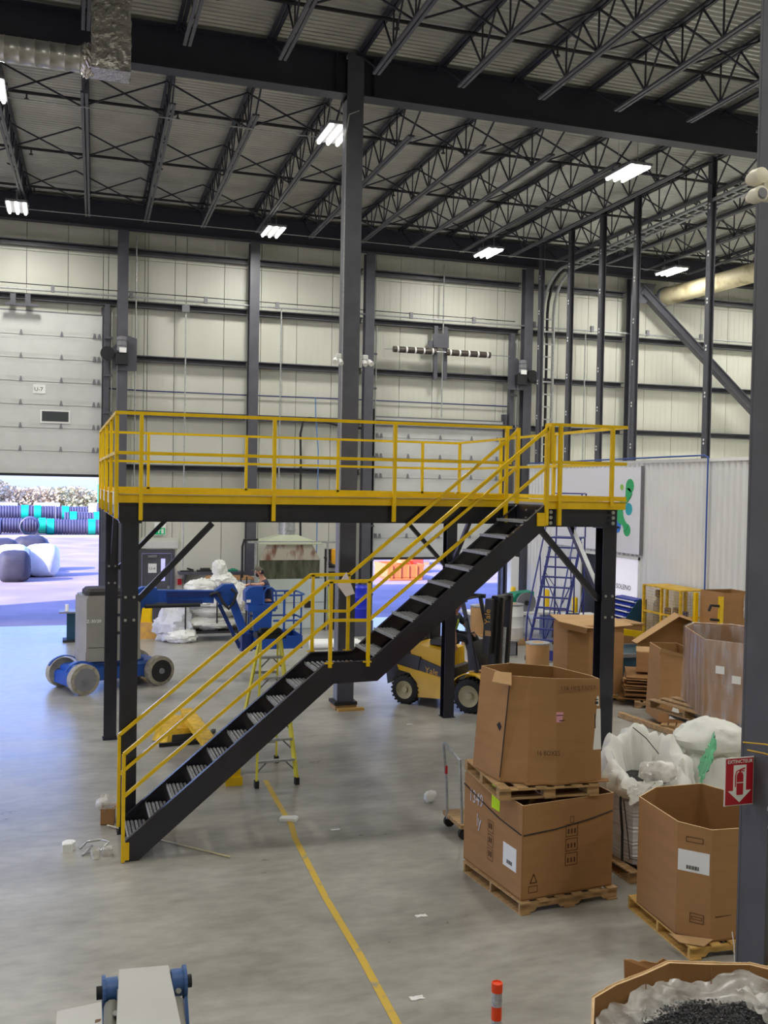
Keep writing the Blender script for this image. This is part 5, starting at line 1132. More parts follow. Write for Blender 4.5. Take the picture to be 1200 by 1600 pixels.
for s in (-1, 1):
    obj('guard_post', f(MB().bar((-.55,.42*s,1.1),(-.5,.42*s,2.12),.05,.06)), M_FB, fk); obj('guard_post', f(MB().bar((.78,.42*s,.75),(.45,.42*s,2.12),.05,.07)), M_FB, fk)
    obj('guard_rail', f(MB().bar((-.58,.44*s,2.14),(.55,.44*s,2.14),.06,.08)), M_FB, fk)
for k in range(7): obj('guard_bar', f(MB().bar((-.5+.16*k,-.42,2.14),(-.5+.16*k,.42,2.14),.025,.04)), M_FB, fk)
obj('dashboard', f(MB().prism([(.55,-.3,.75),(.5,-.3,1.25),(.62,-.3,1.32),(.8,-.3,.8)][::-1], (0,.6,0))), M_FB, fk)
obj('steering_wheel', f(MB().tube([(.4+.06*math.cos(a)*0+.1*math.cos(a), .17*math.sin(a), 1.36+.1*math.cos(a)) for a in [k*math.pi/8 for k in range(16)]], .015, 6, closed=True)), M_FB, fk)
for s in (-1, 1):
    obj('mast_rail', f(MB().bar((1.02,.3*s,.2),(1.1,.3*s,2.25),.12,.12)), M_FB, fk); obj('mast_rail', f(MB().bar((1.1,.2*s,.2),(1.18,.2*s,2.22),.09,.1)), M_FB, fk)
    obj('fork', f(MB().box(1.24,.2*s-.06,.04,2.25,.2*s+.06,.08).box(1.22,.2*s-.06,.04,1.27,.2*s+.06,.6)), M_FB, fk)
obj('mast_crosshead', f(MB().box(1.03,-.36,2.14,1.17,.36,2.24).box(.98,-.34,1.1,1.04,.34,1.2)), M_FB, fk)
obj('mast_cover', f(MB().bar((.99,-.42,1.15),(1.04,-.42,2.2),.14,.2)), M_FB, fk)
obj('carriage', f(MB().box(1.18,-.45,.25,1.23,.45,.35).box(1.18,-.45,.55,1.23,.45,.65)), M_FB, fk)
obj('lift_cylinder', f(MB().cyl((1.06,-.1,.2),(1.12,-.1,1.6),.04,10).cyl((1.06,.1,.2),(1.12,.1,1.6),.04,10)), M_GALV, fk, smooth=True)
obj('tilt_cylinder', f(MB().cyl((.5,-.3,.62),(1.05,-.3,.75),.04,10)), M_YELD, fk)
obj('lpg_rack', f(MB().box(-.95,-.2,1.0,-.55,.2,1.15).cyl((-.75,-.3,1.25),(-.75,.3,1.25),.14,14)), M_FB, fk)
rx = MF.to_3x3() @ Vector((1,0,0)); ry = MF.to_3x3() @ Vector((0,-1,0))
text('brand_lettering', 'Yale', .17, MF @ Vector((-.3,-.507,.66)), rx+Vector((0,0,-.1)), (0,0,1), M_GOLD, fk)
side([(-.34,.63),(.16,.575),(.16,.75),(-.36,.83)], -.506, -.5, M_FB, 'badge_panel')
text('brand_lettering', 'Yale', .17, MF @ Vector((1.08,-.525,1.72)), (0,0,1), -rx, M_GOLD, fk)
obj('warning_label', f(MB().box(.98,-.525,1.5,1.1,-.52,1.6)), M_CARD2, fk)
obj('mirror', f(MB().tube([(.55,-.46,1.75),(.62,-.55,1.8),(.64,-.56,1.55),(.56,-.5,1.5)], .012, 6)), M_FB, fk)
dv = thing('person', 'person in dark shirt and yellow hi-vis vest seated in the forklift', 'person', (7.4,18.4,1.3))
def W(x, y, z): return MF @ Vector((x,y,z))
figure(dv, dict(pelvis=W(.0,-.05,1.38),belly=W(.03,-.08,1.52),chest=W(.12,-.14,1.72),neck=W(.18,-.18,1.86),head=W(.22,-.2,1.99),
    shL=W(.14,.05,1.76),elL=W(.3,.1,1.55),wrL=W(.42,.08,1.46),shR=W(.16,-.32,1.74),elR=W(.28,-.42,1.5),wrR=W(.32,-.42,1.27),hdR=W(.33,-.42,1.18),
    hipL=W(.08,.08,1.36),knL=W(.48,.12,1.38),anL=W(.6,.12,.98),hipR=W(.08,-.14,1.36),knR=W(.46,-.2,1.36),anR=W(.58,-.2,.96),toL=W(.7,.12,.94),toR=W(.7,-.2,.92)),
    mat('charcoal shirt',(50,54,64),.85), mat('charcoal trousers',(44,46,52),.85), sleeve=.8, face=tuple(rx), hair=mat('grey cropped hair',(110,104,98),.8), vest=mat('hi vis lime',(206,232,70),.7))
# ---------------------------------------------------------------- yellow step ladder
sl = thing('step_ladder', 'yellow fibreglass step ladder standing behind the lower stair flight', 'ladder', (3.0,14.4,0))
M_FG = mat('fibreglass yellow',(226,214,60),.45,var=.06)
tl = [(2.84,14.38,2.06),(3.12,14.38,2.06)]; ft = [(2.71,13.89,.06),(3.3,13.92,.06)]; bk = [(2.62,15.15,.06),(3.25,15.1,.06)]; tb = [(2.86,14.52,2.06),(3.12,14.52,2.06)]
for a, b in zip(tl, ft): obj('front_rail', MB().bar(a, b, .03, .075), M_FG, sl)
for a, b in zip(tb, bk): obj('rear_rail', MB().bar(a, b, .03, .05), M_FG, sl)
for p in ft+bk: obj('rubber_foot', MB().box(p[0]-.03,p[1]-.05,0,p[0]+.03,p[1]+.05,.10), M_RUB, sl)
for k in range(1, 7):
    s = k/7; a = Vector(ft[0]).lerp(Vector(tl[0]), s); b = Vector(ft[1]).lerp(Vector(tl[1]), s)
    obj('step', MB().bar(a, b, .085, .03), M_GALV, sl)
    obj('step_brace', MB().bar(b+Vector((-.14,0,-.01)), b+Vector((0,0,-.15)), .008, .02).bar(a+Vector((.14,0,-.01)), a+Vector((0,0,-.15)), .008, .02), M_GREYL, sl)
for k in (1,3,5):
    s = k/7; a = Vector(bk[0]).lerp(Vector(tb[0]), s); b = Vector(bk[1]).lerp(Vector(tb[1]), s); obj('rear_bar', MB().bar(a, b, .03, .04), M_GALV, sl)
obj('top_cap', MB().rbx(2.76,14.28,2.05,3.2,14.6,2.13,.02), M_DARK, sl)
obj('tool_tray', MB().rbx(2.82,14.32,2.13,3.14,14.5,2.19,.02), M_DARK, sl)
# ---------------------------------------------------------------- blue rolling ladder
rl = thing('rolling_ladder', 'tall blue rolling safety ladder with handrails in front of the white room', 'ladder', (12,23.4,0))
O0 = Vector((11.2,22.6,0)); U = Vector((.75,-.66,0)).normalized(); K = Vector((.66,.75,0)).normalized(); Z = Vector((0,0,1)); LW = .8
def rp(u, k, z): return O0+U*u+K*k+Z*z
for u in (0, LW):
    obj('stringer', MB().tube([rp(u,0,.12),rp(u,2.4,3.0),rp(u,2.9,3.0)], .022, 6), M_BLUED, rl); obj('stringer', MB().tube([rp(u,.14,.12),rp(u,2.5,2.9)], .018, 6), M_BLUED, rl)
    obj('handrail', MB().tube([rp(u,-.05,.5),rp(u,.05,1.15),rp(u,2.3,4.05),rp(u,2.45,4.2),rp(u,2.95,4.2),rp(u,2.95,3.0)], .02, 6), M_BLUED, rl)
    obj('back_leg', MB().tube([rp(u,2.9,3.0),rp(u,2.95,.1)], .022, 6).tube([rp(u,1.7,2.1),rp(u,1.75,.1)], .018, 6), M_BLUED, rl)
    obj('base_rail', MB().tube([rp(u,0,.12),rp(u,2.95,.12)], .022, 6), M_BLUED, rl)
    obj('side_brace', MB().tube([rp(u,1.7,.15),rp(u,2.92,1.6),rp(u,1.75,2.1)], .015, 6).tube([rp(u,.05,1.15),rp(u,.55,.75)], .015, 6).tube([rp(u,1.2,2.6),rp(u,1.35,1.75)], .015, 6), M_BLUED, rl)
    for k in (.05, 2.9): obj('caster', MB().cyl(rp(u-.03,k,.06), rp(u+.03,k,.06), .06, 12), M_DARK, rl)
for s in range(12): obj('step', MB().bar(rp(0,.1+.2*s,.25*(s+1)), rp(LW,.1+.2*s,.25*(s+1)), .16, .035), M_BLUED, rl)
obj('platform', MB().prism([rp(0,2.4,2.98),rp(LW,2.4,2.98),rp(LW,2.95,2.98),rp(0,2.95,2.98)], (0,0,.04)), M_BLUED, rl)
obj('back_rail', MB().tube([rp(0,2.95,4.2),rp(LW,2.95,4.2)], .02, 6).tube([rp(0,2.95,3.6),rp(LW,2.95,3.6)], .02, 6), M_BLUED, rl)
obj('cross_brace', MB().tube([rp(0,1.75,.2),rp(LW,1.75,2.0)], .015, 6).tube([rp(LW,1.75,.2),rp(0,1.75,2.0)], .015, 6).tube([rp(0,1.75,1.1),rp(LW,1.75,1.1)], .015, 6), M_BLUED, rl)
obj('toe_guard', MB().prism([rp(0,-.02,.05),rp(LW,-.02,.05),rp(LW,-.02,.3),rp(0,-.02,.3)], K*.02), M_BLUED, rl)
# ---------------------------------------------------------------- things along the back wall
hd_ = thing('spray_booth', 'pale cabinet with a stained glass-fronted extractor hood against the wall', 'booth', (6.5,28.9,0))
obj('cabinet', MB().box(5.5,28.5,.1,7.5,29.6,1.55).box(5.55,28.55,0,7.45,29.5,.1), mat('pale green grey enamel',(190,200,192),.5,var=.03), hd_)
obj('cabinet_seam', MB().box(5.5,28.49,.85,7.5,28.5,.865), M_GREYL, hd_); obj('control_panel', MB().box(6.9,28.47,.7,7.15,28.5,.9), M_DARK, hd_)
obj('booth_glass', MB().box(5.56,28.55,1.55,7.36,28.57,2.1), mat('dirty booth glass',(92,96,78),.3,scale=2.,rgb2=(54,56,44),stretch=(4,1,1)), hd_)
obj('hood_skirt', MB().prism([(5.55,28.52,2.1),(7.38,28.52,2.1),(7.1,28.52,2.58),(5.78,28.52,2.58)], (0,.03,0)), mat('stained hood sheet',(176,170,152),.6,scale=1.8,rgb2=(120,84,68),lo=.36,hi=.5,stretch=(2.5,1,1)), hd_)
obj('hood_roof', MB().add([(5.5,28.4,2.6),(7.4,28.4,2.6),(7.4,29.6,2.6),(5.5,29.6,2.6),(6.2,28.85,2.82),(6.75,28.85,2.82),(6.75,29.3,2.82),(6.2,29.3,2.82),(5.5,28.4,2.56),(7.4,28.4,2.56),(7.4,29.6,2.56),(5.5,29.6,2.56)], [(0,1,5,4),(1,2,6,5),(2,3,7,6),(3,0,4,7),(4,5,6,7),(8,9,1,0),(9,10,2,1),(10,11,3,2),(11,8,0,3),(11,10,9,8)]), mat('sage hood paint',(178,184,160),.5,var=.05), hd_)
obj('exhaust_stack', MB().cyl((6.48,29.1,2.8),(6.48,29.1,3.3),.24,20).cyl((6.48,29.1,2.95),(6.48,29.1,2.98),.27,20), M_GALV, hd_, smooth=True)
for x in (5.4, 7.55): obj('frame_post', MB().box(x,28.45,0,x+.05,28.5,2.62), M_GALV, hd_)
obj('frame_beam', MB().box(5.2,28.44,2.6,7.9,28.5,2.66), M_GALV, hd_)
obj('flex_hose', MB().tube([(5.5,28.5,2.7),(5.1,28.5,2.7),(5.05,28.5,2.5),(5.05,28.5,1.6)], .035, 8).tube([(7.5,28.5,2.2),(7.7,28.5,1.95),(8.0,28.5,1.85)], .05, 8), M_DARK, hd_, smooth=True)
t = thing('robot_cell', 'dark machine post with a yellow cover between the booth and the central column', 'machine', (7.9,28.8,0))
obj('post', MB().box(7.62,28.7,0,8.05,29.0,2.4), M_DARK, t); obj('yellow_cover', MB().rbx(7.74,28.6,1.95,7.98,28.72,2.42,.03), mat('orange yellow cover',(246,176,30),.4), t)
obj('bracket', MB().box(7.6,28.6,1.75,7.95,28.7,1.85), M_GALV, t); obj('lime_panel', MB().box(7.62,28.66,.2,7.8,28.7,1.3), mat('lime panel',(214,226,50),.5), t); obj('lower_cover', MB().box(7.6,28.62,1.4,8.0,28.7,1.7), mat('olive cover',(150,150,60),.5), t)
t = thing('pipe_rolls', 'pale cardboard tubes lying on the floor behind the stair landing', 'tubes', (7.1,25.6,0))
for k in range(3): obj('tube', MB().cyl((6.3+.05*k,25.4+.22*k,.1),(7.7,25.2+.22*k,.1),.1,14), M_WHITE, t, smooth=True)
# white sacks in a wire cart
t = thing('wire_cart', 'dark wire cart on casters full of white sacks near the grey door', 'cart', (4.1,27.6,0))
for x in (3.3, 4.15, 4.95):
    for y in (27.2, 28.1): obj('post', MB().bar((x,y,.22),(x,y,1.75 if x > 4.8 else 1.3),.035,.035), M_DARK, t)
obj('deck', MB().box(3.25,27.15,.22,5.0,28.15,.28), M_DARK, t)
obj('top_rail', MB().bar((3.3,27.2,1.3),(4.95,27.2,1.3),.03,.03).bar((3.3,28.1,1.3),(4.95,28.1,1.3),.03,.03), M_DARK, t)
for x in (3.4, 4.85):
    for y in (27.3, 28.0): obj('caster', MB().cyl((x-.02,y,.1),(x+.02,y,.1),.1,14).box(x-.03,y-.03,.1,x+.03,y+.03,.23), M_GREYL, t, smooth=True)
sk = [((4.1,27.6,.45),(.8,.42,.2)),((4.2,27.65,.78),(.78,.4,.2)),((3.95,27.6,1.08),(.72,.4,.2)),((4.4,27.6,1.3),(.5,.38,.2)),((3.75,27.5,1.45),(.42,.34,.24)),((4.35,27.5,1.62),(.36,.3,.22)),((4.25,27.55,1.95),(.2,.2,.25)),((4.75,27.4,1.2),(.3,.3,.4))]
sl_ = ['lowest in the wire cart','second up in the wire cart','third up in the wire cart','at the right rim of the wire cart','heaped at the left of the cart','heaped under the tallest twisted sack','tallest, twisted upright on the cart','bulging from the right end of the cart']
for (c, r), lb in zip(sk, sl_):
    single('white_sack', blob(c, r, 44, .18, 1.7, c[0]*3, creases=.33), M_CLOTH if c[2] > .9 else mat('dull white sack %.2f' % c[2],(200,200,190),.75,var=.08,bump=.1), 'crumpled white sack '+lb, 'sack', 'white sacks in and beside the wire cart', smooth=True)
single('white_sack', blob((3.05,27.55,.42), (.55,.42,.5), 44, .2, 1.7, 8, flat=0., creases=.36), M_CLOTHG, 'big crumpled white sack spilling onto the floor left of the cart', 'sack', 'white sacks in and beside the wire cart', smooth=True)
single('white_sack', blob((3.2,27.2,.16), (.4,.3,.2), 36, .2, 1.8, 18, flat=0., creases=.36), M_CLOTH, 'flat white sack on the floor by the cart caster', 'sack', 'white sacks in and beside the wire cart', smooth=True)
single('cardboard_sheet', MB().prism([(4.0,28.9,1.5),(5.6,28.9,1.5),(5.4,29.6,1.55),(4.2,29.6,1.55)], (0,0,.03)), M_CARD, 'flat brown cardboard sheet on the wire container below the shelf', 'cardboard')
t = thing('wire_container', 'wire mesh container under the cardboard sheet by the back wall', 'container', (4.8,29.2,0))
for x in (4.2,5.4):
    for y in (28.9,29.6): obj('post', MB().bar((x,y,0),(x,y,1.5),.05,.05), M_GREYL, t)
obj('mesh_wall', MB().box(4.2,28.9,.1,5.4,28.92,1.5), mat('clouded mesh sheet',(190,196,206),.5,alpha=.6), t)
t = thing('column_guard', 'yellow padded guard with worn flared foot left of the grey door', 'guard', (2.25,28.3,0))
obj('guard_body', MB().rbx(1.95,28.05,.42,2.5,28.5,1.2,.04), M_YEL, t); obj('flared_foot', MB().prism([(1.85,27.95,0),(2.65,27.95,0),(2.5,27.98,.45),(1.95,27.98,.45)], (0,.6,0)), mat('worn orange yellow',(222,172,64),.6,scale=6,rgb2=(196,150,96)), t)
t = thing('bench_vice', 'small teal bench with clutter left of the boom lift turret', 'bench', (.35,27.9,0))
obj('bench_top', MB().box(0.05,27.7,.78,.95,28.3,.82), M_GREYL, t); obj('bench_leg', MB().box(.25,27.85,.06,.75,28.2,.78), M_TEAL, t); obj('bench_foot', MB().box(.15,27.75,0,.85,28.25,.06), M_DARK, t); obj('bottle', MB().cyl((.25,27.9,.82),(.25,27.9,1.0),.05,10), M_WHITE, t)
b_ = thing('plastic_barrel', 'royal blue plastic barrel beyond the landing posts', 'barrel', (8.28,27.6,0))
obj('barrel_shell', MB().lathe([(.26,0),(.3,.03),(.3,.3),(.31,.32),(.3,.34),(.3,.62),(.31,.64),(.3,.66),(.3,.92),(.24,.98),(.05,.99)], (8.28,27.6,.45), 'z', 24), mat('royal blue plastic',(20,40,190),.35,var=.03), b_, smooth=True); obj('barrel_stand', MB().box(7.93,27.25,0,8.63,27.95,.45), M_GREY, b_)
t = thing('portable_generator', 'low dark steel cart with hand wheel just inside the right dock door', 'cart', (10.3,26.8,0))
obj('cart_frame', MB().bar((9.7,26.5,.6),(10.9,26.5,.6),.05,.05).bar((9.7,27.1,.6),(10.9,27.1,.6),.05,.05).bar((9.7,26.5,0),(9.7,26.5,.62),.05,.05).bar((10.9,26.5,0),(10.9,26.5,.62),.05,.05).bar((9.7,27.1,0),(9.7,27.1,.62),.05,.05).bar((10.9,27.1,0),(10.9,27.1,.62),.05,.05).bar((9.7,26.5,.05),(10.3,26.5,.6),.04,.04), M_TEAL, t)
obj('hand_wheel', MB().tube([(10.2+.18*math.cos(a),26.8,.85+.18*math.sin(a)*.6) for a in [k*math.pi/8 for k in range(16)]], .02, 6, closed=True), M_DARK, t); obj('tray', MB().box(9.7,26.5,.62,10.9,27.1,.66), M_GREYL, t); obj('stub', MB().cyl((10.5,26.8,.66),(10.5,26.8,1.0),.06,10), M_CARD, t)
for i, (x, y, h, lab) in enumerate([(14.15,29.6,1.05,'by the right dock door'),(14.65,28.2,1.1,'left of the open doorway in the white room'),(14.7,26.5,1.05,'right of the blue rolling ladder')]):
    t = thing('bollard', 'yellow steel bollard '+lab, 'bollard', (x,y,0), group='yellow bollards by the white room')
    obj('bollard_post', MB().lathe([(.09,0),(.09,h),(.07,h+.04),(.02,h+.06)], (x,y,0), 'z', 16), M_YEL, t, smooth=True); obj('floor_plate', MB().box(x-.14,y-.14,0,x+.14,y+.14,.015), M_YELD, t)
t = thing('winding_machine', 'green framed machine with a big grey pulley on the bench', 'machine', (12.9,26.4,.6))
obj('machine_frame', MB().prism([(12.3,26.4,.75),(12.75,26.4,1.25),(13.3,26.4,1.3),(13.3,26.4,.75)][::-1], (0,.5,0)), mat('machine green',(30,140,110),.5), t)
obj('pulley', MB().lathe([(.3,-.16),(.3,-.1),(.24,-.08),(.26,0),(.2,.02)], (12.95,26.32,1.0), 'y', 24), M_GREYL, t, smooth=True); obj('pulley_hub', MB().cyl((12.95,26.1,1.0),(12.95,26.3,1.0),.07,12), M_DARK, t); obj('drive_motor', MB().rbx(12.0,26.2,.75,12.32,26.6,1.1,.03), M_WHITE, t)
t = thing('work_bench', 'pale bench with boxes below the green machine', 'bench', (12.7,26.3,0))
obj('bench_top', MB().box(11.2,25.9,.68,13.9,26.95,.75), M_WHITE, t)
for x in (11.3, 13.7): obj('bench_leg', MB().box(x,26.0,0,x+.1,26.8,.68), M_GREYL, t)
obj('toolbox', MB().rbx(11.25,26.0,.75,11.65,26.3,.97,.02), M_RED, t)
single('white_cabinet', MB().rbx(14.2,29.9,0,14.5,30.2,2.05,.02), M_WHITE, 'tall narrow white panel at the corner by the right dock door', 'cabinet')
# ---------------------------------------------------------------- small things on the floor
t = thing('lifting_jig', 'yellow steel jib base with a long beam lying on the floor behind the stairs', 'jig', (2.1,16.6,0))
obj('base_shell', MB().add([(1.52,16.85,.02),(1.72,16.5,.02),(2.3,16.6,.02),(2.5,17.3,.02),(1.85,17.9,.02),(1.62,17.0,.22),(1.78,16.68,.22),(2.25,16.75,.22),(2.38,17.25,.26),(1.9,17.7,.24)], [(4,3,2,1,0),(5,6,7,8,9),(0,1,6,5),(1,2,7,6),(2,3,8,7),(3,4,9,8),(4,0,5,9)]), M_YELD, t)
obj('dark_opening', MB().prism([(1.80,16.50,.05),(2.2,16.57,.05),(2.2,16.6,.16),(1.82,16.56,.16)], (0,-.03,0)), M_DARK, t)
obj('skid', MB().bar((1.6,16.45,.03),(2.3,16.5,.03),.06,.06).bar((2.3,16.5,.03),(2.6,17.2,.03),.06,.06), M_DARK, t)
obj('beam', MB().bar((2.12,17.3,.33),(2.42,14.35,.1),.16,.14), M_YELD, t); obj('beam_flange', MB().bar((2.12,17.3,.41),(2.42,14.35,.18),.22,.02), M_YELD, t)
obj('end_bracket', MB().box(2.32,14.1,0,2.52,14.35,.22).box(2.3,14.05,0,2.54,14.1,.12), M_YEL, t)
t = thing('open_carton', 'small open brown carton with white packing foam beside the left front column', 'box', (.62,12.93,0))
ring([(.54,12.84),(.70,12.80),(.73,13.0),(.57,13.05)], 0.004, .21, parent=t)
obj('packing_foam', blob((.60,12.9,.26), (.12,.1,.1), 16, .25, 3, 2, creases=.3), M_FILMW, t, smooth=True); obj('flap', MB().prism([(.70,12.8,.21),(.86,12.84,.27),(.86,12.98,.27),(.73,13.0,.21)], (0,0,.004)), M_CARD2, t)
t = thing('cut_carton', 'torn brown carton flap standing behind the foot of the stair', 'box', (1.2,12.9,0))
obj('flap', MB().prism([(1.08,12.95,0),(1.45,12.75,0),(1.55,12.75,.36),(1.15,12.95,.16)], (0,.006,0)), M_CARD2, t); obj('carton_side', MB().prism([(1.08,12.95,0),(1.1,13.25,0),(1.1,13.25,.2),(1.08,12.95,.16)], (.006,0,0)), M_CARD, t)
t = thing('hardware_bracket', 'bright metal bracket lying on the floor left of the stair foot', 'bracket', (.42,11.85,0))
obj('bracket_bar', MB().tube([(.28,12.0,.03),(.36,12.1,.07),(.52,12.1,.08),(.60,12.02,.07),(.5,11.85,.03),(.34,11.85,.03)], .014, 6).bar((.30,11.82,.012),(.42,12.08,.03),.02,.02), M_CHROME, t)
single('tape_roll', MB().lathe([(.05,0),(.07,0),(.07,.09),(.05,.09)], (.16,12.1,0.002), 'z', 18).rbx(.08,12.0,.0,.2,12.12,.1,.01), M_WHITE, 'small white box left of the bright bracket on the floor', 'box')
single('clear_cup', MB().lathe([(.045,0),(.055,.11),(.05,.11),(.04,.01)], (.44,11.72,0.002), 'z', 18), M_FILMW, 'clear plastic cup in front of the bright bracket', 'cup', smooth=True)
single('clear_cup', MB().rbx(.52,11.74,.0,.64,11.84,.1,.015), M_FILMW, 'small clear plastic tub nearest the stair foot', 'cup')
single('metal_rod', MB().tube([(.62,12.75,.03),(1.2,12.12,.012),(1.92,11.33,.012)], .011, 8), mat('brass rod',(196,184,140),.4,var=.05), 'thin brass coloured rod lying on the floor by the stair', 'rod')
single('plastic_tray', MB().prism([(2.72,12.42,.0),(2.92,12.34,.0),(2.98,12.44,.0),(2.95,12.5,.0),(2.78,12.52,.0)], (0,0,.035)), M_WHITE, 'white plastic offcut lying across the yellow floor line', 'tray')
for x, y, lab in ((3.44,9.25,'nearest the front stack of boxes'),(2.85,7.75,'right of the yellow line near the camera'),(6.03,16.9,'left of the back right black column'),(3.27,11.9,'right of the white offcut')):
    single('paper_scrap', MB().sheet(lambda u, v: (x+.12*u+.02*nz((u*3,v*3,0),2,x), y+.06*v+.02*nz((u*3,v*2,2),2,y), .004+.008*abs(nz((u*3,v*3,1),2,3))), 6, 4), M_WHITE, 'torn white paper scrap on the floor '+lab, 'paper', 'paper scraps on the floor')
t = thing('hand_truck', 'grey tubular hand truck standing left of the front stack of boxes', 'hand truck', (4.6,11.2,0))
obj('tube_frame', MB().tube([(4.71,11.62,.12),(4.69,11.62,.6),(4.65,11.64,1.06),(4.66,11.62,1.09),(4.68,11.3,1.0),(4.70,11.22,.97),(4.75,11.22,.12)], .018, 8), M_GALV, t, smooth=True)
obj('platform', MB().box(4.7,11.15,.14,5.35,11.75,.19), M_WOOD, t)
for x in (4.76,5.25):
    for y in (11.2,11.68): obj('wheel', MB().cyl((x,y-.025,.07),(x,y+.025,.07),.07,14), M_RUB, t, smooth=True)
obj('red_tag', MB().box(4.665,11.59,.7,4.69,11.64,.8), M_RED, t)
single('plastic_bag', blob((4.86,12.62,.09), (.09,.05,.085), 16, .25, 2, 4, flat=0.,creases=.3), M_WHITE, 'crumpled white plastic bag beyond the hand truck', 'bag', smooth=True)
# ---------------------------------------------------------------- foreground: folded lift arm, marker post, flake box
ar = thing('lift_arm', 'white boom arm with blue pivot bosses rising at the bottom left corner', 'lift', (.35,3.9,0))
M_BLM = mat('dull steel blue',(62,96,150),.4,var=.08)
M_WARM = mat('warm white enamel',(188,187,183),.35,var=.03)
A0, A1, B0, B1 = (.30,4.80,2.0),(.52,4.78,2.0),(.225,3.7,2.06),(.47,3.7,2.06)
obj('boom_cover', MB().add([(.295,4.80,2.0),(.52,4.78,2.0),(.50,3.6,2.06),(.20,3.6,2.06),(.295,4.80,1.88),(.52,4.78,1.88),(.50,3.6,1.8),(.20,3.6,1.8)], [(0,3,2,1),(4,5,6,7),(0,1,5,4),(1,2,6,5),(2,3,7,6),(3,0,4,7)]), M_WARM, ar)
for s, x in ((-1,.285),(1,.53)):
    obj('pivot_boss', MB().cyl((x,4.74,1.93),(x+s*.055,4.74,1.93),.062,20), M_BLM, ar, smooth=True)
    obj('pivot_plate', MB().cyl((x+s*.055,4.74,1.93),(x+s*.07,4.74,1.93),.075,20).prism([(x+s*.055,4.78,1.9),(x+s*.055,4.68,1.9),(x+s*.055,4.2,1.3),(x+s*.055,4.4,1.3)], (s*.015,0,0)), M_BLM, ar)
    obj('pin_head', MB().cyl((x+s*.07,4.74,1.93),(x+s*.095,4.74,1.93),.03,14), M_RUB, ar, smooth=True)
    obj('cover_edge', MB().bar((x-s*.006,4.78,1.92),(x-s*.0-(.07 if s < 0 else .03),3.6,1.95),.01,.08), M_GREYL, ar)
obj('hose_bundle', MB().tube([(.255,4.66,1.9),(.24,4.4,1.88),(.2,4.1,1.82),(.19,3.7,1.7)], .035, 10), M_TGREY, ar, smooth=True)
obj('hose_bundle', MB().tube([(.545,4.66,1.88),(.54,4.4,1.82),(.53,4.1,1.75),(.53,3.7,1.65)], .03, 10), M_TGREY, ar, smooth=True)
obj('bolt_row', MB().cyl((.262,4.55,1.9),(.262,4.5,1.95),.012,8).cyl((.545,4.6,1.96),(.545,4.56,1.98),.012,8), M_BOLT, ar)
obj('lower_arm', MB().bar((.41,4.7,1.85),(.41,3.3,.4),.18,.2), M_BLUE, ar)
sb = MB().add([(.02,5.27,1.6),(.265,5.31,1.6),(.23,3.6,1.6),(-.06,3.6,1.6),(.02,5.27,1.35),(.265,5.31,1.35),(.23,3.6,1.35),(-.06,3.6,1.35)], [(0,3,2,1),(4,5,6,7),(0,1,5,4),(1,2,6,5),(2,3,7,6),(3,0,4,7)])
obj('side_cover', sb, M_WARM, ar)
for x, y in ((.21,5.1),(.07,5.05)):
    obj('rust_patch', MB().prism([(x-.012,y,1.601),(x+.014,y+.01,1.601),(x+.02,y+.03,1.601),(x-.008,y+.028,1.601)], (0,0,.002)), mat('rust patch %.2f' % x,(110,80,58),.8), ar)
obj('lower_frame', MB().rbx(-.05,2.6,.25,.75,4.0,.6,.05), M_BLUE, ar)
obj('side_post', MB().box(.0,3.6,.55,.15,3.9,1.36), M_BLUE, ar)
for x in (-.15,.75):
    for y in (2.7,3.9): obj('wheel', MB().cyl((x,y,.3),(x+.15,y,.3),.3,20), M_TYRE, ar, smooth=True)
mk = thing('marker_post', 'orange and silver striped flexible marker post at the bottom edge', 'post', (3.02,6.44,0))
M_OR = mat('fluorescent orange',(235,68,14),.5,var=.03); M_SIL = mat('reflective silver',(180,182,190),.3,var=.2,scale=30,metal=.3)
obj('post', MB().lathe([(.045,0.01),(.04,.05),(.036,.76)], (3.02,6.44,0), 'z', 18), M_OR, mk, smooth=True); obj('base', MB().lathe([(.1,0),(.1,.02),(.05,.04)], (3.02,6.44,0), 'z', 20), M_DARK, mk)
for z in (.65,.45,.25): obj('reflective_band', MB().cyl((3.02,6.44,z-.05),(3.02,6.44,z+.05),.0395,18), M_SIL, mk, smooth=True)
obj('cap', MB().lathe([(.04,.70),(.04,.765),(.03,.768),(.028,.75)], (3.02,6.44,0), 'z', 18), M_OR, mk, smooth=True)
# flake box at the bottom right
pts = [(3.14,5.34),(3.32,5.64),(3.56,5.77),(3.84,5.87),(4.09,5.93),(4.36,5.85),(4.66,5.78),(4.98,5.35),(5.05,4.9),(4.6,4.4),(3.7,4.35),(3.2,4.8)]
pts = pts[::-1]
pallet('pallet hidden under the flake box at the bottom right corner', (3.65,4.6,0), math.radians(-5), 1.2, 1.2, M_WOOD)
fb = thing('bulk_box', 'open torn brown box of black flakes at the bottom right corner', 'box', (4.2,5.2,.13))
tz = [1.0+.012*math.sin(k*2.1) for k in range(len(pts))]
ring(pts, .13, 1.0, th=.012, parent=fb, topz=tz)
mb = MB()
for k in range(len(pts)):
    a = Vector((*pts[k], tz[k])); b = Vector((*pts[(k+1) % len(pts)], tz[(k+1) % len(pts)])); n = 9
    for q in range(n):
        p = a.lerp(b, q/n); p2 = a.lerp(b, (q+1)/n); h1 = .008+.014*abs(nz(p, 9, 1)); mb.prism([p, p2, p2+Vector((0,0,.006+.012*abs(nz(p2,9,1)))), p+Vector((0,0,h1))], (.004,.006,0))
obj('torn_edge', mb, M_CEDGE, fb)
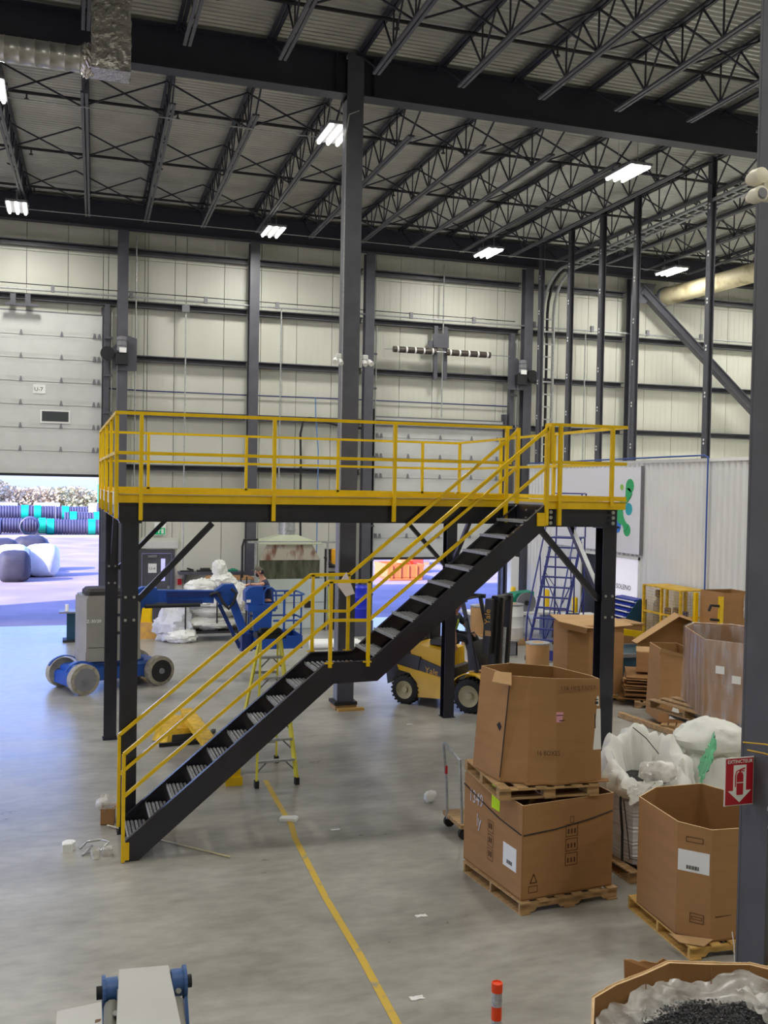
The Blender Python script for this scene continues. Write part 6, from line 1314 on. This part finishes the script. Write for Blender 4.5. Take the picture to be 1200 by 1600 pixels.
obj('torn_flap', MB().prism([(4.10,5.945,.9),(3.82,6.04,.8),(3.82,6.06,1.0),(3.87,6.05,1.0),(3.92,6.03,.985),(3.96,6.02,.995),(4.0,6.0,.985),(4.04,5.99,.98),(4.08,5.975,1.015),(4.12,5.955,.99),(4.16,5.93,.97)], (0,.01,0)), M_CARD, fb)
for k in (2, 4, 6, 8): obj('corner_crease', MB().bar((pts[k][0]*.985+.06,pts[k][1]*.985+.04,.3),(pts[k][0]*.985+.06,pts[k][1]*.985+.04,.99),.006,.004), M_CARDD, fb)
cx, cy = 4.22, 5.15
def inner(u):
    n = len(pts); s = u*n; i = int(s) % n; f_ = s-int(s); return Vector(pts[i]).lerp(Vector(pts[(i+1) % n]), f_)
def lin(u, v):
    p = inner(u); c = Vector((cx, cy)); d = (p-c); a = nz((math.cos(u*6.28)*3,math.sin(u*6.28)*3,v*1.4),1.5,2)
    k = .97-.24*v+.05*a; z = .90-.1*v+.06*a*(1-v)+.03*nz((u*9,v*3,1),1.1,6)
    bump = max(0, 1-abs(u-.44)/.07)*.12*(1-v)
    q = c+d*min(.985, k+bump*.1); return (q.x, q.y, z+bump*.6)
obj('plastic_liner', MB().sheet(lin, 110, 16), M_FILMW, fb, smooth=True)
obj('plastic_liner', MB().sheet(lambda u, v: (4.42+.42*u+.03*nz((u*4,v*4,0),2,2), 5.62-.4*v-.15*u, .93-.09*u-.1*v*(1-.5*u)+.09*nz((u*3,v*3,1),2,5)), 20, 16), M_FILMW, fb, smooth=True)
fl_ = MB().sheet(lambda u, v: (cx+(inner(u).x-cx)*.86*v, cy+(inner(u).y-cy)*.86*v, .83-.03*v+.02*nz((u*12,v*12,0),2,1)), 44, 12)
obj('flake_bed', fl_, M_FLAKE, fb, kind='stuff', smooth=True)
mb = MB()
for q in range(7000):
    u = random.random(); v = math.sqrt(random.random()); p = inner(u); x = cx+(p.x-cx)*.8*v; y = cy+(p.y-cy)*.8*v
    if y < 4.9: continue
    z = .835-.03*v+random.uniform(0,.018); a = random.uniform(0,6.28); l_ = random.uniform(.005,.013); w_ = l_*.5; t_ = random.uniform(-.006,.006)
    ca, sa = math.cos(a), math.sin(a)
    mb.add([(x-l_*ca,y-l_*sa,z),(x+w_*sa,y-w_*ca,z+t_),(x+l_*ca,y+l_*sa,z+.004),(x-w_*sa,y+w_*ca,z-t_)], [(0,1,2,3)])
obj('loose_flakes', mb, mat('glossy black flake',(58,58,62),.35,var=0), fb, kind='stuff')
single('wire_tie', MB().tube([(4.70,6.0,.9),(4.69,6.0,1.02),(4.67,6.0,1.12)], .004, 5), M_WHITE, 'thin white wire sticking up behind the flake box', 'wire')
# ---------------------------------------------------------------- outside
M_GND = mat('pale pink gravel', (168,150,154), .9, scale=.35, rgb2=(140,124,130), lo=.35, hi=.7, detail=9, bump=.3, bscale=6)
struct('floor_yard', MB().box(-160,YW+.12,-.2,220,260,-.02).box(-160,-60,-.2,XL-.2,YW+.12,-.02), M_GND)
obj_ = bpy.data.objects['floor_yard']
M_PIPE = mat('dark corrugated pipe', (84,80,98), .5, var=.1); M_PG = mat('green pipe cap', (0,176,140), .5, var=.05)
def cpipe(x0, x1, y, z, r, label, caps=(), grp='corrugated pipes outside the left dock door', axis='x'):
    t = thing('corrugated_pipe', label, 'pipe', ((x0+x1)/2,y,z-r), group=grp)
    prf = []; x = 0
    while x < x1-x0: prf += [(r*.9,x),(r,x+.04),(r,x+.12),(r*.9,x+.16)]; x += .22
    o = MB().lathe(prf, (0,0,0), axis, 20); o.f = o.f[:-2]
    base = Vector((x0,y,z)) if axis == 'x' else Vector(((x0+x1)/2,y-(x1-x0)/2,z))
    o.v = [v+base for v in o.v]; obj('pipe_shell', o, M_PIPE, t, smooth=True)
    for c in caps: obj('green_wrap', MB().cyl((c-.28,y,z),(c+.28,y,z),r*1.03,20), M_PG, t, smooth=True)
    i_ = MB().lathe([(r*.86,0),(r*.86,x1-x0-.1)], (0,0,0), axis, 20); i_.f = i_.f[:-2]; i_.v = [v+base for v in i_.v]; obj('pipe_bore', i_, M_PIPE, t)
    return t
cpipe(-.9,3.9,84,.62,.62,'front corrugated pipe with two green wraps outside the left door',(-.55,2.6))
cpipe(4.1,9.,84.2,.62,.62,'front corrugated pipe mostly hidden right of the left door',(4.5,))
cpipe(-3.6,-.6,83.,.72,.72,'corrugated pipe with its open end facing the door, at far left',(),axis='y')
cpipe(-4.4,.2,86,.62,.62,'corrugated pipe in the middle row at the left',(-1.2,)); cpipe(.5,5.,86,1.15,.62,'corrugated pipe lying high in the middle row',(1.2,3.1)); cpipe(-5,-.3,88,1.6,.62,'highest corrugated pipe at the left of the pile',(-2.6,-1.6))
cpipe(-.2,2.4,88,1.55,.62,'short corrugated pipe high in the back row',(.6,)); cpipe(3.1,6.,87,1.7,.8,'large corrugated pipe with open end at the right of the pile',()); cpipe(-9,-4.2,84,.62,.62,'front corrugated pipe beyond the left edge',(-6.,))
single('green_stack', MB().box(3.5,95,0,5.5,97,4.0), M_PG, 'tall green crate stack behind the corrugated pipes', 'crates')
def outbag(c, s, m, lab, k):
    t = thing('filled_bag', lab, 'bag', c, group='filled bulk bags in the yard')
    b_ = blob((0,0,0), (1,1,1), 28, .10, 1.8, k, creases=.12); pw = lambda q: math.copysign(abs(q)**.6, q); b_.v = [Vector((c[0]+pw(v.x)*s*.5, c[1]+pw(v.y)*s*.5, max(c[2], c[2]+s*.48+pw(v.z)*s*.5))) for v in b_.v]; obj('bag_body', b_, m, t, smooth=True)
M_BB = mat('black woven bag',(58,56,66),.7,var=.15)
outbag((-1.75,45.2,-.02), 1.35, M_BB, 'nearest black bulk bag outside the left door', 1); outbag((-.65,47.5,-.02), 1.5, M_CLOTH, 'white bulk bag behind the nearest black one', 2); outbag((-1.2,50.5,-.02), 1.7, M_BB, 'black bulk bag behind the white one', 3)
outbag((-2.5,48.5,-.02), 1.7, M_BB, 'black bulk bag cut by the left edge', 4); outbag((-1.9,46.9,-.02), 1.5, M_CLOTH, 'white bulk bag between the black ones', 5); outbag((-4,49,-.02), 1.5, M_BB, 'black bulk bag beyond the left edge', 6)
single('curb_strip', MB().box(-20,80,-.02,30,81.2,.1), mat('dry grass verge',(190,168,120),.9,scale=2), 'strip of dry grass at the foot of the corrugated pipes', 'verge', kind='stuff')
# hedge: leafy mass in geometry
mb = MB()
for q in range(16000):
    x = random.uniform(-34,30); h = 3.2+.9*nz((x*.25,0,0),1,3)+1.6*max(0, 1-abs(x+9)/5); z = random.uniform(0,h); y = 150+random.uniform(-2.5,2.5)-(h-z)*.4
    s = random.uniform(.16,.36); a = Vector((random.uniform(-1,1),random.uniform(-1,1),random.uniform(-.6,1))).normalized(); b = a.orthogonal().normalized(); p = Vector((x,y,z))
    mb.add([p-a*s,p+b*s*.6,p+a*s,p-b*s*.6], [(0,1,2,3)])
for q in range(96):
    x = -34+q*.667; h = 2.5+.9*nz((x*.25,0,0),1,3); h2 = 2.5+.9*nz(((x+.667)*.25,0,0),1,3); mb.add([(x,151,0),(x+.667,151,0),(x+.667,151.5,h2),(x,151.5,h),(x,154,0),(x+.667,154,0)], [(0,1,2,3),(3,2,5,4)])
hg = obj('hedge', mb, mat('yellow green leaves',(172,182,116),.7,scale=.12,rgb2=(196,176,136),lo=.45,hi=.6), kind='stuff'); tag(hg, 'dry yellow-green hedge along the far side of the yard', 'hedge')
for i, (x, y, r, h, lab) in enumerate([(-13.5,146,3.2,6.2,'left-most green tree above the hedge'),(-19,150,4,8,'green tree beyond the left edge')]):
    t = thing('tree', lab, 'tree', (x,y,0)); mb = MB()
    for q in range(1800):
        d = Vector((random.gauss(0,1),random.gauss(0,1),random.gauss(0,1))).normalized()*random.uniform(.5,1)*r; p = Vector((x,y,h-r*.6))+d
        if p.z < 1: continue
        a = Vector((random.uniform(-1,1),random.uniform(-1,1),random.uniform(-1,1))).normalized(); b = a.orthogonal().normalized(); s = .28; mb.add([p-a*s,p+b*s*.6,p+a*s,p-b*s*.6], [(0,1,2,3)])
    obj('foliage', mb, mat('green leaves %d' % i,(64,120,84),.7,var=.3,scale=1), t, kind='stuff'); obj('trunk', MB().cyl((x,y,0),(x,y,h*.7),.25,8,.12), M_WOOD, t)
single('power_pole', MB().cyl((-9.3,148,0),(-9.3,148,9),.15,8), M_WOOD, 'slim utility pole above the hedge', 'pole')
for i, (x, w, m, lab) in enumerate([(-7,2.6,M_WHITE,'pale crate row at the left behind the pipes'),(-2.6,2.8,M_WHITE,'pale crate row in the middle behind the pipes'),(3.4,2.,M_WHITE,'pale crate row at the right behind the pipes')]):
    single('pale_crate', MB().box(x,120,0,x+w,122,1.7), m, lab, 'crate', 'pale crates beyond the pipes')
# outside the right door
t = thing('orange_bin', 'orange open-top steel bin outside the right dock door', 'bin', (15.4,44.2,0))
M_ORB = mat('orange bin paint',(240,128,70),.5,var=.06)
obj('bin_wall', MB().prism([(14.5,43.4,.1),(16.1,43.4,.1),(16.2,43.4,.72),(14.4,43.4,.72)], (0,.05,0)).prism([(14.5,45.4,.1),(16.1,45.4,.1),(16.2,45.4,.72),(14.4,45.4,.72)], (0,.05,0)).box(14.42,43.45,.1,14.48,45.4,.72).box(16.12,43.45,.1,16.18,45.4,.72), M_ORB, t)
obj('bin_floor', MB().box(14.5,43.4,.0,16.1,45.4,.12), M_ORB, t); 
for k in range(4): obj('bin_rib', MB().box(14.6+.4*k,43.34,.12,14.64+.4*k,43.4,.68), M_ORB, t)
obj('scrap', blob((15.5,44.4,.8),(.5,.5,.3),18,.3,2,2), M_ORB, t)
for i, (x, y, c, lab) in enumerate([(16.4,47,(214,84,60),'low red machine right of the orange bin'),(13.3,50,(150,140,190),'violet pallet load left of the orange bin'),(18.6,52,(150,140,180),'violet pallet load right of the orange bin')]):
    t = thing('pallet_load', lab, 'pallet load', (x,y,0), group='loads in the yard outside the right door'); mm = mat('yard load %d' % i, c, .6)
    obj('load_block', MB().rbx(x,y,.15,x+1.1,y+1,.7,.04), mm, t); obj('load_block', MB().rbx(x+.1,y,.72,x+1.,y+1,1.05,.04), mm, t); obj('base', MB().box(x,y,-.02,x+1.1,y+1,.14), M_WOOD, t)
t = thing('yard_building', 'pale building and fence far beyond the right dock door', 'building', (25,90,0))
obj('wall', MB().box(12,92,0,60,93,5), M_WHITE, t)
for k in range(8): obj('window', MB().box(15+4*k,91.9,1.5,16.6+4*k,92,2.9), M_GREYL, t)
for k in range(14): obj('fence_post', MB().box(14+2.2*k,70,0,14.1+2.2*k,70.1,2.2), M_GALV, t)
obj('fence_rail', MB().box(14,70,2.1,44,70.06,2.2), M_GALV, t)

# ---------------------------------------------------------------- ducts under the roof at the top left
t = thing('spiral_duct', 'shiny ribbed spiral duct entering from the left under the girder', 'duct', (-5,17.2,10.96))
prf = []; x = -11.9
while x < .3: prf += [(.2,x),(.2,x+.19),(.207,x+.2),(.207,x+.22)]; x += .23
obj('duct_body', MB().lathe(prf, (0,17.2,11.16), 'x', 28), mat('galvanised spiral duct',(176,174,168),.3,metal=.85,var=.06), t, smooth=True)
def foil(u, v):
    # crumpled square sleeve
    s = u*4; i = int(s) % 4; f_ = s-int(s); P4 = [(.44,16.9),(1.06,16.9),(1.06,17.4),(.44,17.4)]; a = Vector(P4[i]); b = Vector(P4[(i+1) % 4]); p = a.lerp(b, f_)
    z = 10.96+1.58*v; k = .02*nz((p.x*6,p.y*6,z*5),1.5,2)+.025*(abs(nz((p.x*9,p.y*9,z*7),1.4,6))-.2); c = Vector((.75,17.15)); d = (p-c).normalized()
    return (p.x+d.x*k, p.y+d.y*k, z)
M_FOIL = mat('crumpled foil insulation',(196,192,186),.25,metal=.9,var=.15,scale=8,bump=.9,bscale=14)
t = thing('foil_duct', 'crumpled foil wrapped duct dropping from the roof at the top left', 'duct', (.75,17.15,10.95))
m = MB().sheet(foil, 64, 60); obj('foil_sleeve', m, M_FOIL, t, smooth=False)
obj('foil_bottom', MB().box(.44,16.9,10.95,1.06,17.4,10.965), M_FOIL, t)
obj('foil_elbow', blob((.38,17.2,11.16), (.17,.24,.26), 30, .12, 2.5, 3, creases=.3), M_FOIL, t)
